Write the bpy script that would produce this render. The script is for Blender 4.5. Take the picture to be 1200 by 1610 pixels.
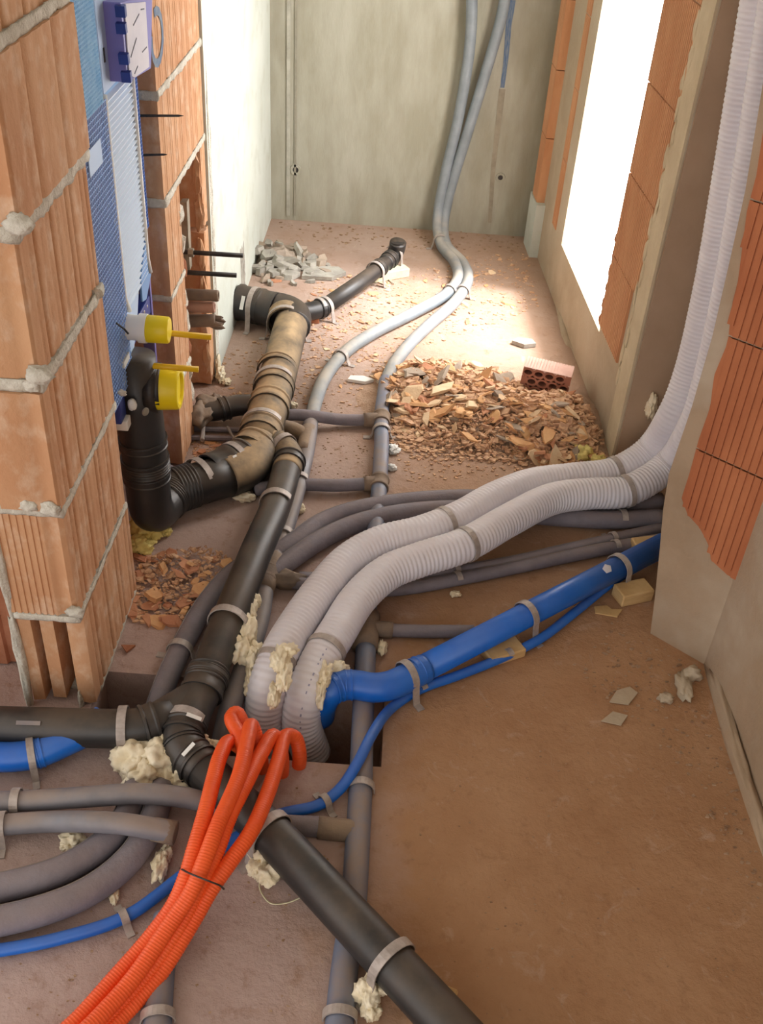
import bpy, bmesh, math, random
from mathutils import Vector, Matrix, noise
random.seed(7)
S = bpy.context.scene
for o in list(bpy.data.objects): bpy.data.objects.remove(o)
COL = S.collection

# ------------------------------------------------------------------ camera
F, PITCH, ROLL, H = 1616.0, math.radians(36.9), math.radians(4.1), 1.6
FWD = Vector((0, math.cos(PITCH), -math.sin(PITCH)))
UP0 = Vector((0, math.sin(PITCH), math.cos(PITCH)))
RI0 = Vector((1, 0, 0))
RI = RI0*math.cos(ROLL) + UP0*math.sin(ROLL)
UPV = -RI0*math.sin(ROLL) + UP0*math.cos(ROLL)
EYE = Vector((0, 0, H))
cd = bpy.data.cameras.new('camera'); cam = bpy.data.objects.new('camera', cd); COL.objects.link(cam)
cd.sensor_fit = 'VERTICAL'; cd.sensor_height = 24.0; cd.sensor_width = 24.0
cd.lens = 24.0*F/1610.0; cd.clip_start = 0.02
m = Matrix((RI, UPV, -FWD)).transposed().to_4x4(); m.translation = EYE
cam.matrix_world = m
S.camera = cam

# ------------------------------------------------------------------ world, window light, exposure
w = bpy.data.worlds.new('sky'); S.world = w; w.use_nodes = True
bg = w.node_tree.nodes['Background']
bg.inputs[0].default_value = (1.0, 0.97, 0.95, 1); bg.inputs[1].default_value = 1.15
def area(name, loc, rot, sx, sy, power, col, spread=180):
    l = bpy.data.lights.new(name, 'AREA'); l.shape = 'RECTANGLE'; l.size = sx; l.size_y = sy
    l.energy = power; l.color = col; l.spread = math.radians(spread)
    o = bpy.data.objects.new(name, l); COL.objects.link(o); o.location = loc; o.rotation_euler = rot
    return o
WX = lambda Y: .649 - .0738*(Y-2.42)          # inner plane of the window wall
wl = area('window_daylight', (WX(3.17)+.015, 3.17, .97), (0, math.radians(90), math.radians(4.2)), 1.5, .64, 5, (.96, .98, 1), 160)
sl = bpy.data.lights.new('hazy_sun', 'SUN'); sl.energy = 5.0; sl.angle = math.radians(16); sl.color = (.96, .97, 1)
sun = bpy.data.objects.new('hazy_sun', sl); COL.objects.link(sun); sun.location = (3, 2.5, 4)
sun.rotation_euler = Vector((-math.cos(math.radians(57)), .10, -math.sin(math.radians(57)))).to_track_quat('-Z', 'Y').to_euler()
VS = S.view_settings
VS.view_transform = 'Standard'; VS.look = 'None'; VS.gamma = 1; VS.use_curve_mapping = False
VS.exposure = 0.74

# ------------------------------------------------------------------ pixel helpers (a pixel is a direction, the plane it meets gives the place)
def ray(x, y): return FWD + RI*((x-600)/F) + UPV*((805-y)/F)
def P(x, y, z=0.0):
    d = ray(x, y); return EYE + d*((z-H)/d.z)
def PY(x, y, Y):
    d = ray(x, y); return EYE + d*(Y/d.y)
def PX(x, y, X):
    d = ray(x, y); return EYE + d*(X/d.x)
def PT(s):
    if isinstance(s, Vector): return s
    if len(s) == 4: return PY(s[0], s[1], s[3]) if s[2] == 'Y' else PX(s[0], s[1], s[3])
    return P(*s)

# ------------------------------------------------------------------ object helpers
def tag(o, label=None, cat=None, group=None, kind=None):
    if label: o['label'] = label
    if cat: o['category'] = cat
    if group: o['group'] = group
    if kind: o['kind'] = kind
    return o
def thing(name, label, cat, loc, group=None):
    o = bpy.data.objects.new(name, None); COL.objects.link(o); o.location = loc
    o.empty_display_size = .05
    return tag(o, label, cat, group)
def wloc(o):
    v = Vector((0, 0, 0))
    while o is not None: v += o.location; o = o.parent
    return v
def build(name, geo, mat, parent=None, smooth=False, label=None, cat=None, group=None, kind=None):
    """geo = (verts, faces) in world space; linked as ONE mesh object whose origin is its own base"""
    vs, fs = geo
    lo = Vector((min(v[i] for v in vs) for i in range(3))); hi = Vector((max(v[i] for v in vs) for i in range(3)))
    base = Vector(((lo.x+hi.x)/2, (lo.y+hi.y)/2, lo.z))
    me = bpy.data.meshes.new(name)
    me.from_pydata([tuple(Vector(v)-base) for v in vs], [], fs)
    me.validate(); me.materials.append(mat)
    if smooth:
        me.polygons.foreach_set('use_smooth', [True]*len(me.polygons))
    me.update()
    o = bpy.data.objects.new(name, me); COL.objects.link(o)
    o.location = base - (wloc(parent) if parent else Vector((0, 0, 0)))
    if parent: o.parent = parent
    return tag(o, label, cat, group, kind)
def autosmooth(o, ang=40):
    me = o.data
    me.polygons.foreach_set('use_smooth', [True]*len(me.polygons))
    bm = bmesh.new(); bm.from_mesh(me)
    for e in bm.edges:
        if len(e.link_faces) == 2 and e.calc_face_angle(0) > math.radians(ang): e.smooth = False
    bm.to_mesh(me); bm.free()
    return o
def join(*gs):
    V, Fc = [], []
    for v, f in gs:
        n = len(V); V += [Vector(q) for q in v]; Fc += [tuple(i+n for i in t) for t in f]
    return V, Fc
def box(x0, x1, y0, y1, z0, z1):
    v = [(x, y, z) for z in (z0, z1) for x, y in ((x0, y0), (x1, y0), (x1, y1), (x0, y1))]
    return v, [(3, 2, 1, 0), (4, 5, 6, 7), (0, 1, 5, 4), (1, 2, 6, 5), (2, 3, 7, 6), (3, 0, 4, 7)]
def obox(c, ax, ay, az, sx, sy, sz):
    c = Vector(c); v = []
    for z in (-1, 1):
        for x, y in ((-1, -1), (1, -1), (1, 1), (-1, 1)): v.append(c + ax*(x*sx/2) + ay*(y*sy/2) + az*(z*sz/2))
    return v, box(0, 1, 0, 1, 0, 1)[1]
def bevel(geo, w=.003, seg=2):
    bm = bmesh.new(); vs = [bm.verts.new(v) for v in geo[0]]
    for f in geo[1]:
        try: bm.faces.new([vs[i] for i in f])
        except ValueError: pass
    bmesh.ops.recalc_face_normals(bm, faces=bm.faces)
    bmesh.ops.bevel(bm, geom=list(bm.edges), offset=w, segments=seg, affect='EDGES', profile=.6, clamp_overlap=True)
    bm.verts.index_update()
    r = [v.co.copy() for v in bm.verts], [tuple(v.index for v in f.verts) for f in bm.faces]
    bm.free(); return r
def prism(poly, vec):
    """closed polygon (3-D points) extruded along vec"""
    n = len(poly); a = [Vector(p) for p in poly]; b = [p+Vector(vec) for p in a]
    f = [tuple(range(n-1, -1, -1)), tuple(range(n, 2*n))]
    for i in range(n): f.append((i, (i+1) % n, n+(i+1) % n, n+i))
    return a+b, f

def spline(pts, per=10):
    p = [PT(q) for q in pts]
    if len(p) < 3: 
        return [p[0].lerp(p[1], i/per) for i in range(per+1)]
    q = [p[0]*2-p[1]] + p + [p[-1]*2-p[-2]]; out = []
    for i in range(1, len(q)-2):
        a, b, c, d = q[i-1:i+3]
        # centripetal
        t0 = 0; t1 = t0+max((b-a).length, 1e-5)**.5; t2 = t1+max((c-b).length, 1e-5)**.5; t3 = t2+max((d-c).length, 1e-5)**.5
        for k in range(per):
            t = t1+(t2-t1)*k/per
            A1 = a*((t1-t)/(t1-t0))+b*((t-t0)/(t1-t0)); A2 = b*((t2-t)/(t2-t1))+c*((t-t1)/(t2-t1)); A3 = c*((t3-t)/(t3-t2))+d*((t-t2)/(t3-t2))
            B1 = A1*((t2-t)/(t2-t0))+A2*((t-t0)/(t2-t0)); B2 = A2*((t3-t)/(t3-t1))+A3*((t-t1)/(t3-t1))
            out.append(B1*((t2-t)/(t2-t1))+B2*((t-t1)/(t2-t1)))
    out.append(p[-1]); return out
def poly(pts, rad=.05, seg=6):
    """straight runs with rounded corners"""
    p = [PT(q) for q in pts]; out = [p[0]]
    for i in range(1, len(p)-1):
        a, b, c = p[i-1], p[i], p[i+1]
        r = min(rad, (a-b).length*.48, (c-b).length*.48)
        u = b+(a-b).normalized()*r; v = b+(c-b).normalized()*r
        for k in range(seg+1):
            t = k/seg; out.append(u*(1-t)**2 + b*(2*t*(1-t)) + v*t*t)
    out.append(p[-1]); return out
def resample(path, step):
    L = [0]
    for a, b in zip(path, path[1:]): L.append(L[-1]+(b-a).length)
    n = max(2, int(L[-1]/step)); out = []; j = 0
    for i in range(n+1):
        s = L[-1]*i/n
        while j < len(L)-2 and L[j+1] < s: j += 1
        t = (s-L[j])/max(L[j+1]-L[j], 1e-9); out.append(path[j].lerp(path[j+1], t))
    return out
def frames(path):
    T = []
    for i in range(len(path)):
        a = path[max(i-1, 0)]; b = path[min(i+1, len(path)-1)]; T.append((b-a).normalized())
    n = T[0].cross(Vector((0, 0, 1)))
    if n.length < .1: n = T[0].cross(Vector((0, 1, 0)))
    n.normalize(); N = [n]
    for i in range(1, len(T)):
        n = N[-1]-T[i]*N[-1].dot(T[i]); n.normalize(); N.append(n)
    return T, N
def tube(path, r, seg=16, cap=True, hollow=False):
    """r: radius or function of (index, arclength)"""
    T, N = frames(path); V, Fc = [], []; s = 0
    for i, p in enumerate(path):
        if i: s += (p-path[i-1]).length
        B = T[i].cross(N[i]); rr = r(i, s) if callable(r) else r
        for k in range(seg):
            a = 2*math.pi*k/seg; V.append(p+N[i]*(math.cos(a)*rr)+B*(math.sin(a)*rr))
    for i in range(len(path)-1):
        for k in range(seg):
            a = i*seg+k; b = i*seg+(k+1) % seg; Fc.append((a, b, b+seg, a+seg))
    if cap:
        for i0, flip in ((0, True), ((len(path)-1)*seg, False)):
            t = tuple(range(i0, i0+seg)); Fc.append(t[::-1] if flip else t)
    return V, Fc
def lathe(c, axis, prof, seg=20, cap=True):
    """prof: list of (distance along axis, radius)"""
    c = Vector(c); axis = Vector(axis).normalized()
    u = axis.cross(Vector((0, 0, 1)))
    if u.length < .1: u = axis.cross(Vector((0, 1, 0)))
    u.normalize(); v = axis.cross(u); V, Fc = [], []
    for s, r in prof:
        for k in range(seg):
            a = 2*math.pi*k/seg; V.append(c+axis*s+u*(math.cos(a)*r)+v*(math.sin(a)*r))
    for i in range(len(prof)-1):
        for k in range(seg):
            a = i*seg+k; b = i*seg+(k+1) % seg; Fc.append((a, b, b+seg, a+seg))
    if cap: Fc.append(tuple(range(seg))[::-1]); Fc.append(tuple(range((len(prof)-1)*seg, len(prof)*seg)))
    return V, Fc
def nearest(path, q, d=None):
    best = None
    for i, (a, b) in enumerate(zip(path, path[1:])):
        ab = b-a; t = max(0, min(1, (q-a).dot(ab)/max(ab.length_squared, 1e-12))); c = a+ab*t; e = (c-q).length
        if best is None or e < best[0]: best = (e, c, ab.normalized())
    return best[1], best[2]
def px_of(p):
    v = p-EYE; c = v.dot(FWD); return 600+F*v.dot(RI)/c, 805-F*v.dot(UPV)/c
def near_px(path, x, y):
    """point of a path that shows nearest to a pixel"""
    best = None
    for a, b in zip(path, path[1:]):
        for k in range(5):
            c = a.lerp(b, k/5); u, v = px_of(c); e = (u-x)**2+(v-y)**2
            if best is None or e < best[0]: best = (e, c, (b-a).normalized())
    return best[1], best[2]
def collar(path, x, y, r, parent, mat, w=.03, lip=.006, name='socket'):
    c, t = near_px(path, x, y)
    pr = [(-w, r+.0005), (-w, r+lip), (-w*.65, r+lip*1.15), (-w*.45, r+lip*.55), (w*.45, r+lip*.55), (w*.65, r+lip*1.0), (w, r+lip*.9), (w, r+.0005)]
    return autosmooth(build(name, lathe(c, t, pr, 24, False), mat, parent), 35)
def ribs(path, x, y, r, parent, mat, n=5, pitch=.007, name='grip_ring'):
    c, t = near_px(path, x, y); pr = []
    for i in range(n):
        s = (i-n/2)*pitch; pr += [(s, r+.0005), (s+pitch*.25, r+.0045), (s+pitch*.6, r+.0045), (s+pitch*.85, r+.0005)]
    return build(name, lathe(c, t, pr, 24, False), mat, parent, True)
def strap(path, x, y, r, parent, mat, sides='both', width=.017, floor=0.0, foot=.022, name='strap', lean=0):
    """perforated steel band over a pipe, ends nailed to the floor"""
    c, t = near_px(path, x, y)
    th = Vector((t.x, t.y, 0)); 
    if th.length < .05: th = Vector((0, 1, 0))
    th.normalize(); sd = th.cross(Vector((0, 0, 1))).normalized()   # points to the right of travel
    R = r+.0022; line = []
    a0 = -10 if sides in ('both', 'right') else 35
    a1 = 190 if sides in ('both', 'left') else 145
    n = 14
    for k in range(n+1):
        a = math.radians(a0+(a1-a0)*k/n); line.append(c+sd*(math.cos(a)*R)+Vector((0, 0, math.sin(a)*R)))
    zf = floor+.002
    if sides in ('both', 'right') and c.z-floor > .012:
        b = line[0].copy(); b.z = zf; b += sd*.004; line = [b+sd*foot, b+sd*.004] + [b.lerp(line[0], .5)+sd*.001] + line
    if sides in ('both', 'left') and c.z-floor > .012:
        b = line[-1].copy(); b.z = zf; b -= sd*.004; line = line + [b.lerp(line[-1], .5)-sd*.001, b-sd*.004, b-sd*foot]
    V, Fc = [], []; m = len(line)
    for i, p in enumerate(line):
        a = line[max(i-1, 0)]; b = line[min(i+1, m-1)]; d = (b-a).normalized(); nn = d.cross(th).normalized()*.0012
        off = th*(lean*math.sin(i*.7))
        for q in (p+th*width/2+nn+off, p-th*width/2+nn+off, p-th*width/2-nn+off, p+th*width/2-nn+off): V.append(q)
    for i in range(m-1):
        for k in range(4): Fc.append((i*4+k, i*4+(k+1) % 4, (i+1)*4+(k+1) % 4, (i+1)*4+k))
    Fc += [(3, 2, 1, 0), tuple((m-1)*4+k for k in range(4))]
    return build(name, (V, Fc), mat, parent)

# ------------------------------------------------------------------ materials
MATS = {}
def srgb(r, g, b):
    f = lambda c: (c/255/12.92) if c/255 <= .04045 else ((c/255+.055)/1.055)**2.4
    return (f(r), f(g), f(b), 1)
def mat(name, c1, c2=None, scale=20, rough=.8, bump=0, bscale=60, dust=None, dustamt=.0, metal=0, spec=.5, c3=None, s3=4, detail=6, stretch=(1, 1, 1), dz=(.2, .9)):
    m = bpy.data.materials.new(name); m.use_nodes = True; nt = m.node_tree; N = nt.nodes; L = nt.links
    b = N['Principled BSDF']; b.inputs['Roughness'].default_value = rough; b.inputs['Metallic'].default_value = metal
    b.inputs['Specular IOR Level'].default_value = spec
    g = N.new('ShaderNodeNewGeometry'); mp = N.new('ShaderNodeMapping'); mp.inputs['Scale'].default_value = stretch
    L.new(g.outputs['Position'], mp.inputs['Vector'])
    def nz(sc, det=detail, lo=.35, hi=.65):
        n = N.new('ShaderNodeTexNoise'); n.inputs['Scale'].default_value = sc; n.inputs['Detail'].default_value = det
        n.inputs['Roughness'].default_value = .62
        L.new(mp.outputs[0], n.inputs['Vector']); r = N.new('ShaderNodeMapRange'); r.inputs[1].default_value = lo; r.inputs[2].default_value = hi
        L.new(n.outputs['Fac'], r.inputs[0]); return r.outputs[0]
    def mix(fac, a, bb):
        x = N.new('ShaderNodeMix'); x.data_type = 'RGBA'
        if hasattr(fac, 'links'): L.new(fac, x.inputs[0])
        else: x.inputs[0].default_value = fac
        for s, v in ((x.inputs[6], a), (x.inputs[7], bb)):
            if hasattr(v, 'links'): L.new(v, s)
            else: s.default_value = v
        return x.outputs[2]
    def math2(op, a, bb):
        x = N.new('ShaderNodeMath'); x.operation = op; x.use_clamp = True
        for s, v in zip(x.inputs, (a, bb)):
            if hasattr(v, 'links'): L.new(v, s)
            else: s.default_value = v
        return x.outputs[0]
    col = c1
    if c2: col = mix(nz(scale), c1, c2)
    if c3: col = mix(nz(s3, 4, .5, .7), col, c3)
    if dust:
        sx = N.new('ShaderNodeSeparateXYZ'); L.new(g.outputs['Normal'], sx.inputs[0])
        r = N.new('ShaderNodeMapRange'); r.inputs[1].default_value = dz[0]; r.inputs[2].default_value = dz[1]; L.new(sx.outputs['Z'], r.inputs[0])
        f = math2('MULTIPLY', math2('MULTIPLY', r.outputs[0], dustamt), nz(9, 6, .3, .6))
        col = mix(f, col, dust)
        rr = N.new('ShaderNodeMapRange'); rr.inputs[3].default_value = rough; rr.inputs[4].default_value = .95; L.new(f, rr.inputs[0]); L.new(rr.outputs[0], b.inputs['Roughness'])
    if hasattr(col, 'links'): L.new(col, b.inputs['Base Color'])
    else: b.inputs['Base Color'].default_value = col
    if bump:
        bn = N.new('ShaderNodeBump'); bn.inputs['Strength'].default_value = bump; bn.inputs['Distance'].default_value = .004
        L.new(nz(bscale, 5, .2, .8), bn.inputs['Height']); L.new(bn.outputs[0], b.inputs['Normal'])
    MATS[name] = m
    m['ok'] = 1
    return m
DUST = srgb(176, 146, 116)
M_brick = mat('terracotta', srgb(202, 156, 117), srgb(192, 140, 101), 5, .92, .3, 90, c3=srgb(210, 174, 144), s3=22, stretch=(1, 1, .8))
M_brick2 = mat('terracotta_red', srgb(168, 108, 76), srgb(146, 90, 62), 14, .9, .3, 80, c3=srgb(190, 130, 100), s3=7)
M_brickr = mat('terracotta_ribbed', srgb(208, 156, 114), srgb(194, 137, 96), 12, .9, .2, 120, stretch=(1, 1, .3))
M_pier = mat('dimmed_render', srgb(172, 148, 122), srgb(156, 132, 106), 6, .92, .35, 60, c3=srgb(182, 164, 142), s3=3)  # beige render darkened, the dim light on the right pier is in the colour
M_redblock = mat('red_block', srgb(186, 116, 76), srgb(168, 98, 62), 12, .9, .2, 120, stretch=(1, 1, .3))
M_mortar = mat('mortar', srgb(216, 210, 196), srgb(192, 184, 168), 40, .95, .8, 120)
M_plaster = mat('white_plaster', srgb(204, 207, 197), srgb(196, 200, 189), 5, .9, .2, 40, c3=srgb(188, 189, 175), s3=9)
M_beige = mat('beige_render', srgb(186, 168, 144), srgb(170, 150, 124), 6, .92, .3, 60, c3=srgb(194, 180, 158), s3=3)
M_cream = mat('cream_render', srgb(206, 190, 160), srgb(190, 172, 142), 8, .92, .3, 60)
M_tan = mat('shaded_render', srgb(182, 154, 128), srgb(170, 142, 116), 4, .92, .15, 60)  # shade of the face turned from the window is mixed into this render
M_conc = mat('formwork_concrete', srgb(172, 168, 152), srgb(154, 149, 130), 7, .88, .25, 50, c3=srgb(140, 131, 110), s3=2.2, stretch=(1.6, 1, .45))
M_black = mat('black_plastic', srgb(38, 37, 38), srgb(48, 46, 45), 12, .42, .05, 60, dust=DUST, dustamt=.16)
M_blackdust = mat('dusty_black_plastic', srgb(52, 48, 44), srgb(66, 60, 52), 10, .5, .05, 60, dust=srgb(184, 156, 120), dustamt=1.0, dz=(-.1, .75))
M_grey = mat('grey_plastic', srgb(128, 126, 132), srgb(112, 110, 116), 12, .45, .05, 60, dust=DUST, dustamt=.4)
M_greyb = mat('blue_grey_plastic', srgb(108, 122, 146), srgb(92, 104, 126), 9, .4, .05, 60, dust=DUST, dustamt=.55)
M_greyl = mat('pale_grey_plastic', srgb(136, 142, 146), srgb(118, 124, 128), 12, .5, .05, 60, dust=srgb(196, 180, 160), dustamt=.6)
M_hose = mat('grey_insulation', srgb(132, 126, 134), srgb(114, 108, 116), 14, .7, .25, 110, dust=srgb(150, 130, 120), dustamt=.4)
M_mud = mat('dusty_fitting', srgb(150, 128, 106), srgb(120, 104, 92), 12, .85, .3, 60)
M_duct = mat('white_duct_plastic', srgb(232, 228, 233), srgb(222, 217, 223), 8, .42, 0, dust=srgb(206, 186, 176), dustamt=.25)
M_blue = mat('blue_plastic', srgb(28, 112, 212), srgb(22, 98, 196), 8, .33, 0, dust=srgb(120, 126, 150), dustamt=.25)
M_orange = mat('orange_plastic', srgb(246, 98, 40), srgb(236, 84, 30), 9, .45, 0)
M_foam = mat('builders_foam', srgb(244, 232, 206), srgb(232, 214, 178), 24, .85, .3, 90)
M_foamy = mat('yellow_foam', srgb(236, 220, 140), srgb(214, 190, 110), 24, .85, .5, 90)
M_steel = mat('galvanised_strap', srgb(190, 178, 170), srgb(160, 148, 140), 40, .55, .1, 80, metal=.25)
M_wood = mat('raw_wood', srgb(214, 180, 128), srgb(190, 152, 100), 10, .8, .2, 60, stretch=(1, 1, 6))
M_pale = mat('pale_block', srgb(226, 220, 186), srgb(206, 198, 160), 20, .8, .2, 60)
M_stone = mat('grey_stone', srgb(178, 172, 160), srgb(146, 140, 130), 18, .92, .4, 60)
M_shardA = mat('shard_orange', srgb(224, 178, 128), srgb(208, 154, 106), 16, .92, .3, 80)
M_shardB = mat('shard_pale', srgb(230, 202, 166), srgb(216, 182, 142), 16, .92, .3, 80)
M_shardC = mat('shard_red', srgb(202, 146, 110), srgb(184, 124, 92), 16, .92, .3, 80)
M_shardD = mat('shard_grey', srgb(176, 158, 140), srgb(154, 136, 118), 16, .92, .3, 80)
M_yellow = mat('yellow_plastic', srgb(240, 214, 20), None, rough=.4)
M_yellow2 = mat('yellow_rod_plastic', srgb(232, 186, 20), None, rough=.45)
M_deep = mat('deep_blue_paint', srgb(38, 60, 140), srgb(30, 50, 124), 10, .4)
M_mesh = mat('blue_mesh', srgb(70, 112, 190), None, rough=.5)
M_mesh2 = mat('light_blue_mesh', srgb(110, 176, 226), srgb(150, 200, 236), 30, .5)
M_ice = mat('pale_blue_foam', srgb(196, 220, 240), srgb(186, 212, 236), 6, .6)
M_ice2 = mat('pale_blue_panel', srgb(170, 194, 226), srgb(180, 200, 228), 5, .5)
M_white = mat('white_plastic', srgb(232, 230, 224), None, rough=.5)
M_violet = mat('violet_cover', srgb(116, 110, 176), None, rough=.45)
M_paper = mat('printed_paper', srgb(206, 200, 204), srgb(190, 186, 194), 6, .7)
M_ink = mat('ink', srgb(90, 88, 100), None, rough=.7)
M_rod = mat('black_rod', srgb(30, 28, 28), srgb(58, 50, 44), 60, .5)
M_chrome = mat('zinc_rail', srgb(176, 168, 152), srgb(150, 142, 124), 30, .4, 0, metal=.6)
M_dark = mat('void_concrete', srgb(120, 112, 104), srgb(96, 90, 84), 10, .95, .3, 60)
M_film = None
def film():
    m = bpy.data.materials.new('daylit_film'); m.use_nodes = True; nt = m.node_tree; nt.nodes.clear()
    o = nt.nodes.new('ShaderNodeOutputMaterial'); e = nt.nodes.new('ShaderNodeEmission')
    e.inputs[0].default_value = (1, .985, .97, 1); e.inputs[1].default_value = 2.0
    tr = nt.nodes.new('ShaderNodeBsdfTransparent'); ad = nt.nodes.new('ShaderNodeAddShader')
    nt.links.new(e.outputs[0], ad.inputs[0]); nt.links.new(tr.outputs[0], ad.inputs[1]); nt.links.new(ad.outputs[0], o.inputs[0]); return m
M_film = film()
def floor_mat():
    m = bpy.data.materials.new('dusty_screed'); m.use_nodes = True; nt = m.node_tree; N = nt.nodes; L = nt.links
    b = N['Principled BSDF']; b.inputs['Roughness'].default_value = .93; b.inputs['Specular IOR Level'].default_value = .25
    g = N.new('ShaderNodeNewGeometry')
    def nz(sc, lo, hi, det=7, dis=0):
        n = N.new('ShaderNodeTexNoise'); n.inputs['Scale'].default_value = sc; n.inputs['Detail'].default_value = det; n.inputs['Roughness'].default_value = .65
        n.inputs['Distortion'].default_value = dis
        L.new(g.outputs['Position'], n.inputs['Vector']); r = N.new('ShaderNodeMapRange'); r.inputs[1].default_value = lo; r.inputs[2].default_value = hi
        L.new(n.outputs['Fac'], r.inputs[0]); return r.outputs[0]
    def mix(f, a, c):
        x = N.new('ShaderNodeMix'); x.data_type = 'RGBA'; L.new(f, x.inputs[0])
        for s, v in ((x.inputs[6], a), (x.inputs[7], c)):
            if hasattr(v, 'links'): L.new(v, s)
            else: s.default_value = v
        return x.outputs[2]
    def mth(op, a, c, clamp=True):
        x = N.new('ShaderNodeMath'); x.operation = op; x.use_clamp = clamp
        for s, v in zip(x.inputs, (a, c)):
            if hasattr(v, 'links'): L.new(v, s)
            else: s.default_value = v
        return x.outputs[0]
    sp = N.new('ShaderNodeSeparateXYZ'); L.new(g.outputs['Position'], sp.inputs[0])
    # brown brick dust trodden over the grey screed on the right of the pipes
    fx = N.new('ShaderNodeMapRange'); fx.inputs[1].default_value = -.12; fx.inputs[2].default_value = .12
    wob = nz(5, .2, .8, 5); sh = mth('ADD', sp.outputs[0], mth('MULTIPLY', mth('SUBTRACT', wob, .5, False), .22, False), False)
    L.new(sh, fx.inputs[0])
    grey = mix(nz(7, .3, .7), srgb(190, 166, 158), srgb(174, 148, 138))
    brown = mix(nz(6, .3, .7), srgb(180, 140, 106), srgb(164, 122, 88))
    col = mix(fx.outputs[0], grey, brown)
    far = N.new('ShaderNodeMapRange'); far.inputs[1].default_value = 1.7; far.inputs[2].default_value = 2.6; L.new(sp.outputs[1], far.inputs[0])
    pink = mix(nz(5, .3, .7), srgb(184, 160, 144), srgb(172, 142, 122))
    col = mix(mth('MULTIPLY', far.outputs[0], .8), col, pink)
    col = mix(mth('MULTIPLY', nz(28, .56, .72), .5), col, srgb(140, 100, 70))
    col = mix(mth('MULTIPLY', nz(16, .58, .75, 8, 1), .45), col, srgb(206, 184, 168))
    L.new(col, b.inputs['Base Color'])
    bn = N.new('ShaderNodeBump'); bn.inputs['Strength'].default_value = .55; bn.inputs['Distance'].default_value = .006
    L.new(nz(45, .2, .8, 8), bn.inputs['Height']); L.new(bn.outputs[0], b.inputs['Normal'])
    return m
M_floor = floor_mat()

# ------------------------------------------------------------------ the setting
HX0, HX1, HY0, HY1, HD = -.56, .035, 1.305, 1.505, .28        # the pipe opening in the slab
def floor_geo():
    xs = [-3.0, HX0, HX1, 1.3]; ys = [-2.2, HY0, HY1, 4.5]; V, Fc = [], []
    for y in ys:
        for x in xs: V.append(Vector((x, y, 0)))
    for j in range(3):
        for i in range(3):
            if i == 1 and j == 1: continue
            Fc.append((j*4+i, j*4+i+1, j*4+5+i, j*4+4+i))
    n = len(V); c = [5, 6, 10, 9]
    V += [V[k]-Vector((0, 0, HD)) for k in c]
    for k in range(4): Fc.append((c[k], c[(k+1) % 4], n+(k+1) % 4, n+k))
    Fc.append((n, n+1, n+2, n+3))
    return V, Fc
fl = build('floor', floor_geo(), M_floor, kind='structure')
# subdivided slab skin gives the screed its unevenness near the opening
wb = build('wall_back', box(-1.0, 1.2, 4.08, 4.3, 0, 2.6), M_conc, kind='structure')
tag(wb, 'grey formwork concrete wall at the far end of the room')
for px, py, r in ((465, 267, .012), (787, 279, .01)):
    p = PY(px, py, 4.079)
    h = lathe(p, (0, -1, 0), [(0, r*1.9), (.003, r*1.8), (.003, r), (-.0, r*.95), ], 18, False)
    build('tie_hole_rim', h, M_conc, wb)
    build('tie_hole', lathe(p+Vector((0, -.0012, 0)), (0, -1, 0), [(0, r), (.0004, r*.98)], 16), M_rod, wb)
# vertical formwork seam left and a lighter board edge
build('formwork_seam', box(-.475, -.462, 4.075, 4.082, .02, 2.6), mat('seam_light', srgb(184, 180, 166), srgb(160, 156, 142), 20, .9), wb)
build('formwork_seam', box(-.445, -.437, 4.076, 4.082, .02, 2.6), mat('seam_dark', srgb(138, 132, 116), srgb(156, 150, 134), 20, .9), wb)
blue_paint = mat('blue_marking_paint', srgb(70, 96, 130), srgb(120, 130, 140), 30, .8, stretch=(6, 1, 1))
def streak(pxs, w, mt, nm):
    pts = [PY(x, y, 4.078) for x, y in pxs]; V, Fc = [], []
    for i, p in enumerate(pts):
        ww = w*(1-.5*i/len(pts))
        V += [p+Vector((-ww, 0, 0)), p+Vector((ww, 0, 0))]
    for i in range(len(pts)-1): Fc.append((2*i, 2*i+1, 2*i+3, 2*i+2))
    return build(nm, (V, Fc), mt, wb)
streak([(806, 0), (800, 40), (796, 90), (790, 138)], .012, blue_paint, 'paint_streak')
damp = mat('damp_run', srgb(140, 130, 112), srgb(160, 150, 130), 20, .85)
streak([(790, 140), (783, 200), (776, 260), (770, 350)], .012, damp, 'damp_run')
build('ceiling', box(-3, 1.3, -2.2, 4.5, 2.6, 2.8), M_plaster, kind='structure')

# left plaster wall
wlft = build('wall_left_plaster', join(box(-.95, -.535, 2.765, 3.235, 0, 2.6), box(-.95, -.548, 3.235, 3.25, 0, 2.6), box(-.95, -.538, 3.25, 4.08, 0, 2.6)), M_plaster, kind='structure')
tag(wlft, 'white plastered wall on the left running to the concrete end wall')
def rough_patch(c, su, sv, u, v, n, amp, seed, nu=16, nv=16):
    """bumpy patch standing proud of a surface"""
    V, Fc = [], []
    for j in range(nv+1):
        for i in range(nu+1):
            a = i/nu*2-1; b = j/nv*2-1
            e = 1-max(abs(a), abs(b))**6
            q = Vector((a*3+seed, b*3, seed))
            ed = .85+.3*noise.noise(Vector((a*2, b*2, seed*1.7)))
            h = amp*max(0, e)*(.5+.7*noise.noise(q*2)+.3*noise.noise(q*5))
            V.append(c+u*(a*su*ed)+v*(b*sv*ed)+n*(h-.002*(1-e)))
    for j in range(nv):
        for i in range(nu): k = j*(nu+1)+i; Fc.append((k, k+1, k+nu+2, k+nu+1))
    return V, Fc
build('broken_edge', rough_patch(Vector((-.537, 3.31, .1)), .045, .12, Vector((0, 1, 0)), Vector((0, 0, 1)), Vector((1, 0, 0)), .006, 2.2), M_stone, wlft)
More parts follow.
